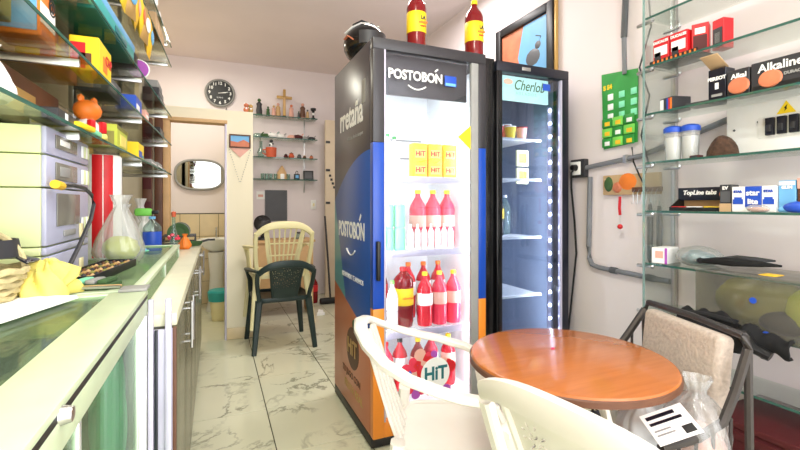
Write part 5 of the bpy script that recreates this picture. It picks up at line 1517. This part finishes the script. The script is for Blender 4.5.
q = MB(); q.sweep([(.03, -.03, .02), (.055, -.02, .05), (.05, .02, .06), (.01, .045, .075)], [(.02, .012), (.03, .014), (.03, .014), (.02, .01)], 'cloth_yellow', seg=8); q.build('fold', t)

# on the worktop behind the display box
bottle('clear water bottle with blue label on the worktop by the doorway', (-.345, 2.95, KZ + .0005), .05, .225, 'clear_bottle', 'blue', 'sky_blue', band=(.1, .6), neck=.28)
t = thing('bottle_lid', 'light blue bottle lid lying on the glass display box', 'lid', (-.33, 2.42, ZT))
q = MB(); q.lathe([(0, .012), (.02, .012), (.024, .008), (.026, 0), (.022, 0)], 'sky_blue', seg=18); q.build('cap', t)
q = MB(); q.lathe([(.026, .0), (.034, .0), (.034, .004), (.026, .004)], 'mint', seg=18); q.build('ring', t)
t = thing('flower_vase', 'slim glass bottle with pink flowers at the end of the display box', 'vase', (-.235, 3.0, KZ + .0005))
q = MB(); q.lathe([(0, 0), (.022, 0), (.024, .1), (.01, .15), (.01, .22), (.012, .225)], 'clear_bottle', seg=14); q.build('glass', t)
for k in range(7):
    a = k * 2 * PI / 7
    q = MB(); q.ball((.026 * math.cos(a), .026 * math.sin(a), .085 + .012 * (k % 3)), (.013, .013, .011), 'pink_soda', 1, .1); q.build('flower', t)
q = MB(); q.lathe([(.012, .22), (.013, .25), (0, .255)], 'terracotta', seg=10); q.build('stopper', t)
sack('snack_bag', 'small orange and yellow snack bag on the worktop beside the flowers', (-.185, 3.2, KZ + .0005), (.042, .04, .10), 'orange', None, seed=6)
t = thing('dish_rack', 'dark dish rack with plates at the far end of the worktop', 'dish rack', (-.24, 3.68, KZ + .0005))
q = MB()
for k in range(7):
    q.tube([(-.12, -.13 + .043 * k, .01), (-.12, -.13 + .043 * k, .06), (.1, -.13 + .043 * k, .06), (.1, -.13 + .043 * k, .01)], .004, 'charcoal', 5)
q.tube([(-.12, -.14, .008), (.1, -.14, .008), (.1, .14, .008), (-.12, .14, .008)], .006, 'charcoal', 6, closed=True); q.build('wire_frame', t)
for k in range(4):
    q = MB(); q.lathe([(0, 0), (.05, .0), (.075, .008), (.074, .011), (.048, .004)], 'grey' if k % 2 else 'foliage', mx=Matrix.Rotation(R(70), 4, 'X'), c=(-.01, -.1 + .06 * k, .085), seg=18); q.build('plate', t)
t = thing('green_pan', 'dark green pan hanging over the worktop edge', 'pan', (-.15, 3.42, KZ + .0005), R(30))
q = MB(); q.lathe([(0, .003), (.055, .003), (.072, .03), (.069, .03), (.052, .008)], 'foliage', seg=20); q.build('bowl', t)
q = MB(); q.tube([(.07, 0, .026), (.12, 0, .036), (.17, 0, .034)], .008, 'charcoal', 8); q.build('handle', t)
# bags under the shelves at the back of the worktop
GW = 'bags at the back of the worktop'
for i, (x, y, sx, h, m1, m2, lb) in enumerate(((-.50, 2.95, .11, .30, 'milky_plastic', 'grey', 'grey plastic sack left of the blue bottle under the shelves'), (-.43, 3.25, .085, .22, 'milky_plastic', 'bright_green', 'milky plastic bag with green things behind the blue bottle'),
                                             (-.50, 3.62, .09, .34, 'milky_plastic', 'wall_tan', 'tall milky plastic sack beside the brown door'), (-.62, 3.3, .09, .36, 'milky_plastic', 'grey', 'wide grey plastic sack against the left wall'))):
    sack('plastic_sack', lb, (x, y, KZ + .0005), (sx, sx, h), m1, m2, group=GW, seed=20 + i)
t = thing('green_pouch', 'bright green pouch with black clip above the bags by the doorway', 'pouch', (-.37, 3.08, 1.13))
q = MB(); q.box((-.05, -.03, 0), (.05, .03, .05), 'bright_green', .015); q.build('body', t)
q = MB(); q.box((.045, -.02, .012), (.09, .02, .036), 'black', .008); q.build('clip', t)
t.location = (-.43, 3.25, KZ + .222)

# ------------------------------------------------------------------ left glass shelving
LW = thing('glass_shelving', 'glass wall shelving loaded with pet goods and snacks on the left wall', 'shelving', (-.42, 0, 0), R(-1.72))
LZ = (1.425, 1.65, 1.865, 2.25, 2.40)
for z in LZ:
    q = MB(); q.box((-.30, .7, z - .004), (0, 3.72, z + .004), 'shelf_glass_left'); s_ = q.build('glass_shelf', LW, smooth=False)
    q = MB(); q.box((0, .7, z - .0045), (.003, 3.72, z + .0045), 'glass_edge'); q.build('polished_edge', s_, smooth=False)
    for y in (1.6, 2.6, 3.6):
        q = MB(); q.box((-.30, y, z - .03), (-.01, y + .012, z - .005), 'steel', .003); q.build('bracket', s_)
for y in (1.6, 2.6, 3.6):
    q = MB(); q.box((-.325, y - .008, 1.2), (-.30, y + .02, 2.7), 'steel', .003); q.build('upright', LW)
lx = lambda y: -.42 + .03 * y
GL = 'goods on the left glass shelves'
e = .0048


def item_box(name, label, cat, x0, x1, y0, y1, z, h, m, panels=(), words=()):
    """carton seen from the shop: panels are laid on the +X and -Y faces; (face, a0, a1, b0, b1, mat)"""
    t = thing(name, label, cat, ((x0 + x1) / 2, (y0 + y1) / 2, z), 0, GL)
    w_, d_ = (x1 - x0) / 2, (y1 - y0) / 2
    q = MB(); q.box((-w_, -d_, 0), (w_, d_, h), m, .003, seg=1); q.build('body', t)
    for (fc, a0, a1, b0, b1, pm) in panels:
        q = MB()
        if fc == 'x':
            q.box((w_ - .0005, -d_ + 2 * d_ * a0, h * b0), (w_ + .0015, -d_ + 2 * d_ * a1, h * b1), pm)
        else:
            q.box((-w_ + 2 * w_ * a0, -d_ - .0015, h * b0), (-w_ + 2 * w_ * a1, -d_ + .0005, h * b1), pm)
        q.build('print_panel', t, smooth=False)
    for (fc, s_, sz, a, bz, pm) in words:
        if fc == 'x':
            text('lettering', s_, sz, (w_ + .0022, -d_ + 2 * d_ * a, h * bz), (R(90), 0, R(90)), pm, t, bold=.0008)
        else:
            text('lettering', s_, sz, (-w_ + 2 * w_ * a, -d_ - .0022, h * bz), FRONT, pm, t, bold=.0008)
    return t


zA, zB, zC, zD, zE = LZ[1] + e, LZ[0] + e, LZ[2] + e, LZ[3] + e, LZ[4] + e
# shelf A (1.65)
item_box('olive_carton', 'large olive brown carton at the near end of the left shelves', 'carton', -.70, -.47, 1.08, 1.38, zA, .11, 'olive', (('x', .1, .5, .3, .7, 'lime'), ('y', .1, .9, .2, .5, 'brown')))
item_box('food_box', 'orange and white box with a round black emblem on the left shelf', 'box', -.545, -.435, 1.45, 1.575, zA, .13, 'orange', (('x', .05, .95, .32, .75, 'white'), ('x', .1, .9, .05, .18, 'tomato'), ('y', .05, .95, .1, .85, 'sky_blue')), (('x', '@', .05, .72, .86, 'black'),))
item_box('dog_food_box', 'yellow box with red and brown dog picture on the left shelf', 'box', -.45, -.365, 1.76, 1.95, zA, .115, 'yellow', (('x', .3, .62, .15, .6, 'orange'), ('y', .05, .55, .05, .8, 'red'), ('y', .3, .75, .15, .5, 'brown')), (('x', 'CHP', .05, .72, .55, 'red'),))
item_box('blue_packet', 'bright blue packet on the middle left shelf edge', 'packet', -.44, -.352, 2.42, 2.6, zA, .075, 'blue', (('x', .1, .6, .15, .5, 'white'),))
t = item_box('snack_carton', 'black and yellow patterned packet lying deep on the middle left shelf', 'packet', -.62, -.43, 2.5, 3.05, zA, .09, 'charcoal', (('x', .1, .3, .2, .8, 'lime'), ('x', .45, .7, .1, .7, 'yellow'), ('y', .1, .6, .2, .7, 'lime'), ('y', .65, .9, .3, .9, 'yellow')))
item_box('pink_carton', 'pale pink slim carton beside the blue packet on the left shelf', 'carton', -.43, -.345, 2.7, 2.8, zA, .06, 'skin_pink', (('x', .1, .9, .3, .6, 'white'),))
item_box('black_case', 'small black case at the far end of the middle left shelf', 'case', -.42, -.33, 3.2, 3.45, zA, .05, 'black', (('x', .1, .5, .2, .8, 'dark_grey'),))
# lower shelf B (1.425)
t = sack('pet_food_bag', 'white, blue and yellow pet food bag on the lowest left shelf', (-.47, 1.24, zB), (.058, .06, .13), 'white', None, GL, seed=41)
q = MB(); q.grid(lambda u, v: Vector((.060 * math.cos(R(-120 + 150 * u)), .062 * math.sin(R(-120 + 150 * u)), .055 + .035 * v)), 12, 2, 'blue', .002); q.build('blue_band', t)
q = MB(); q.grid(lambda u, v: Vector((.060 * math.cos(R(-40 + 70 * u)), .062 * math.sin(R(-40 + 70 * u)), .015 + .04 * v)), 8, 2, 'yellow', .002); q.build('yellow_band', t)
item_box('black_box', 'flat black box with a white emblem on the lowest left shelf edge', 'box', -.46, -.385, 1.42, 1.56, zB, .03, 'charcoal', (('x', .4, .55, .2, .8, 'white'),))
for i, (y, m1, m2) in enumerate(((1.62, 'yellow', 'white'), (1.74, 'mint', 'white'), (1.86, 'cloth_yellow', 'yellow'))):
    t = thing('pet_toy_pack', ('yellow and white', 'mint green', 'pale yellow')[i] + ' flat pet treat pack on the lowest left shelf edge', 'pack', (-.40, y, zB), R(-8 + 9 * i), GL)
    q = MB(); q.box((-.055, -.06, 0), (.04, .055, .018), m1, .006); q.build('body', t)
    q = MB(); q.box((-.03, -.04, .018), (.02, .03, .02), m2, .001); q.build('label_patch', t)
t = thing('plush_toy', 'orange plush toy with white and red scarf on the lowest left shelf', 'plush toy', (-.445, 1.97, zB), R(60), GL)
q = MB(); q.ball((0, 0, .05), (.045, .04, .05), 'white', 2, .03, flat=-.049); q.build('body', t)
q = MB(); q.ball((0, 0, .125), (.05, .045, .042), 'orange', 2); q.ball((-.03, 0, .165), (.014, .012, .018), 'orange', 1); q.ball((.03, 0, .165), (.014, .012, .018), 'orange', 1); q.build('head', t)
for s_ in (-1, 1):
    q = MB(); q.box((-.012 + .026 * s_, -.05, .04), (.012 + .026 * s_, -.03, .085), 'red', .005); q.build('scarf_end', t)
item_box('treat_box', 'yellow-green box with lid on the lowest left shelf', 'box', -.47, -.365, 2.06, 2.28, zB, .095, 'lime', (('x', .0, 1, .82, .97, 'olive'), ('x', .25, .85, .15, .65, 'cloth_yellow'), ('y', .1, .9, .1, .7, 'olive')))
item_box('treat_packet', 'yellow and blue packet leaning on the lowest left shelf', 'packet', -.43, -.35, 2.48, 2.66, zB, .08, 'yellow', (('x', .1, .6, .1, .5, 'blue'), ('x', .6, .9, .1, .3, 'teal')))
for i, y in enumerate((2.85, 3.15, 3.42)):
    item_box('paper_stack', ('near', 'middle', 'far')[i] + ' low stack of grey papers at the far end of the lowest left shelf', 'papers', -.47, -.335, y, y + .22, zB, (.03, .04, .025)[i], 'grey', (('x', .05, .95, .3, .5, 'white'),))
# shelf C (1.865)
item_box('white_carton', 'white box with a pink emblem on the upper left shelf', 'box', -.47, -.385, 1.60, 1.74, zC, .15, 'white', (('x', .3, .8, .35, .7, 'pink_soda'), ('x', 0, 1, 0, .12, 'mint')))
t = thing('teal_case', 'long teal case with black end lying on the upper left shelf', 'case', (-.44, 2.13, zC), R(-1.7), GL)
q = MB(); q.box((-.075, -.36, 0), (.075, .28, .085), 'teal', .012); q.build('body', t)
q = MB(); q.box((-.077, -.37, .055), (.077, .29, .095), 'sky_blue', .01); q.build('lid', t)
q = MB(); q.box((-.07, .29, .0), (.07, .40, .08), 'black', .012); q.build('end_cap', t)
q = MB(); q.box((.076, -.1, .02), (.08, .1, .045), 'teal_dark', .002); q.build('latch', t)
t = item_box('black_bag_box', 'wide black bag lying deep on the upper left shelf', 'bag', -.64, -.46, 2.62, 3.12, zC, .15, 'charcoal', (('x', .2, .8, .1, .25, 'dark_grey'), ('y', .1, .9, .6, .75, 'dark_grey')))
t = thing('purple_ball', 'purple fan-shaped toy on the upper left shelf near the black end cap', 'toy', (-.375, 2.66, zC), 0, GL)
q = MB(); q.lathe([(0, -.006), (.045, -.006), (.05, 0), (.045, .006), (0, .006)], 'purple', mx=Matrix.Rotation(R(90), 4, 'X'), c=(0, 0, .05), seg=20); q.build('disc', t)
q = MB(); q.lathe([(.048, -.004), (.053, 0), (.048, .004)], 'white', mx=Matrix.Rotation(R(90), 4, 'X'), c=(0, 0, .05), seg=20); q.build('rim', t)
for i in range(3):
    item_box('dark_carton', ('lower', 'middle', 'top')[i] + ' dark flat carton of the pile on the upper left shelf', 'carton', -.44 + .01 * i, -.33 - .006 * i, 3.2, 3.5 - .03 * i, zC + .0465 * i, .045, ('dark_grey', 'charcoal', 'grey')[i], (('x', .1, .9, .3, .6, 'grey'),))
# snack bags hanging in a strip under shelf D
rr = random.Random(9)
for i in range(10):
    y = 1.62 + .12 * i
    t = thing('snack_bag', f'{("first", "second", "third", "fourth", "fifth", "sixth", "seventh", "eighth", "ninth", "tenth")[i]} yellow snack bag from the camera in the row hanging under the top left shelf', 'snack bag', (lx(y) + .004, y, 2.238), R(90) + rr.uniform(-.3, .3), GL)
    hh = rr.uniform(.19, .24)
    q = MB(); q.grid(lambda u, v: Vector(((u - .5) * .13 * (1 - .05 * math.sin(PI * v)), -.022 * math.sin(PI * u) * math.sin(PI * v) ** .6, -v * hh)), 8, 10, ('juice_yellow', 'yellow', 'gold')[i % 3]); q.grid(lambda u, v: Vector(((u - .5) * .13 * (1 - .05 * math.sin(PI * v)), .022 * math.sin(PI * u) * math.sin(PI * v) ** .6, -v * hh)), 8, 10, ('juice_yellow', 'yellow', 'gold')[i % 3]); q.build('pouch', t)
    q = MB(); q.ball((.0, -.02, -hh * .55), (.034, .008, .04), ('white', 'sky_blue', 'skin_pink', 'tomato')[i % 4], 2); q.build('print_patch', t)
item_box('tan_carton', 'tan cardboard box on the top left shelf near the ceiling', 'carton', -.47, -.325, 2.95, 3.4, zD, .1, 'cardboard', (('x', .2, .5, .3, .6, 'tan'),))
item_box('brown_carton', 'brown cardboard box nearer on the top left shelf', 'carton', -.50, -.36, 2.2, 2.6, zD, .1, 'tan', (('x', .2, .6, .3, .6, 'cardboard'),))
bottle('black and white lotion bottle on the highest left shelf', (-.345, 3.0, zE), .026, .15, 'white', 'black', 'white', band=(.45, .8), cat='bottle', name='lotion_bottle', group=GL)
item_box('white_sachets', 'pile of white sachets at the far end of the highest left shelf', 'sachets', -.40, -.325, 3.15, 3.35, zE, .035, 'white', (('x', .2, .5, .2, .7, 'grey'),))

# more stock deeper on the left shelves
for (nm, lb, ct, x0, x1, y0, y1, z, h, m, m2) in (
        ('brown_bag', 'wide brown food bag deep on the lowest left shelf', 'bag', -.68, -.52, 1.36, 1.92, zB, .15, 'brown', 'gold'),
        ('yellow_strip_box', 'long yellow carton behind the plush toy on the lowest left shelf', 'carton', -.66, -.53, 1.98, 2.45, zB, .11, 'juice_yellow', 'brown'),
        ('striped_carton', 'white striped carton behind the flat pet treat packs', 'carton', -.505, -.462, 1.60, 1.92, zB, .06, 'white', 'cloth_yellow'),
        ('grey_pouch', 'dark grey carton behind the yellow and blue packet', 'carton', -.62, -.45, 2.5, 2.8, zB, .12, 'dark_grey', 'charcoal'),
        ('tan_box', 'tan box behind the orange and white box on the left shelf', 'box', -.70, -.57, 1.44, 1.7, zA, .14, 'tan', 'white'),
        ('orange_bag', 'orange and red bag behind the yellow dog picture box', 'bag', -.66, -.49, 1.75, 2.02, zA, .12, 'tomato', 'yellow'),
        ('silver_box', 'grey box between the yellow and the blue packet on the left shelf', 'box', -.52, -.40, 2.08, 2.34, zA, .08, 'dark_grey', 'grey'),
        ('light_box', 'pale box at the near end of the upper left shelf', 'box', -.66, -.46, 1.1, 1.5, zC, .12, 'cream_plastic', 'tan'),
        ('teal_box', 'dark teal box behind the long teal case', 'box', -.68, -.53, 1.75, 2.5, zC, .11, 'teal_dark', 'teal')):
    item_box(nm, lb, ct, x0, x1, y0, y1, z, h, m, (('x', .1, .6, .25, .7, m2), ('y', .15, .8, .2, .6, m2)))
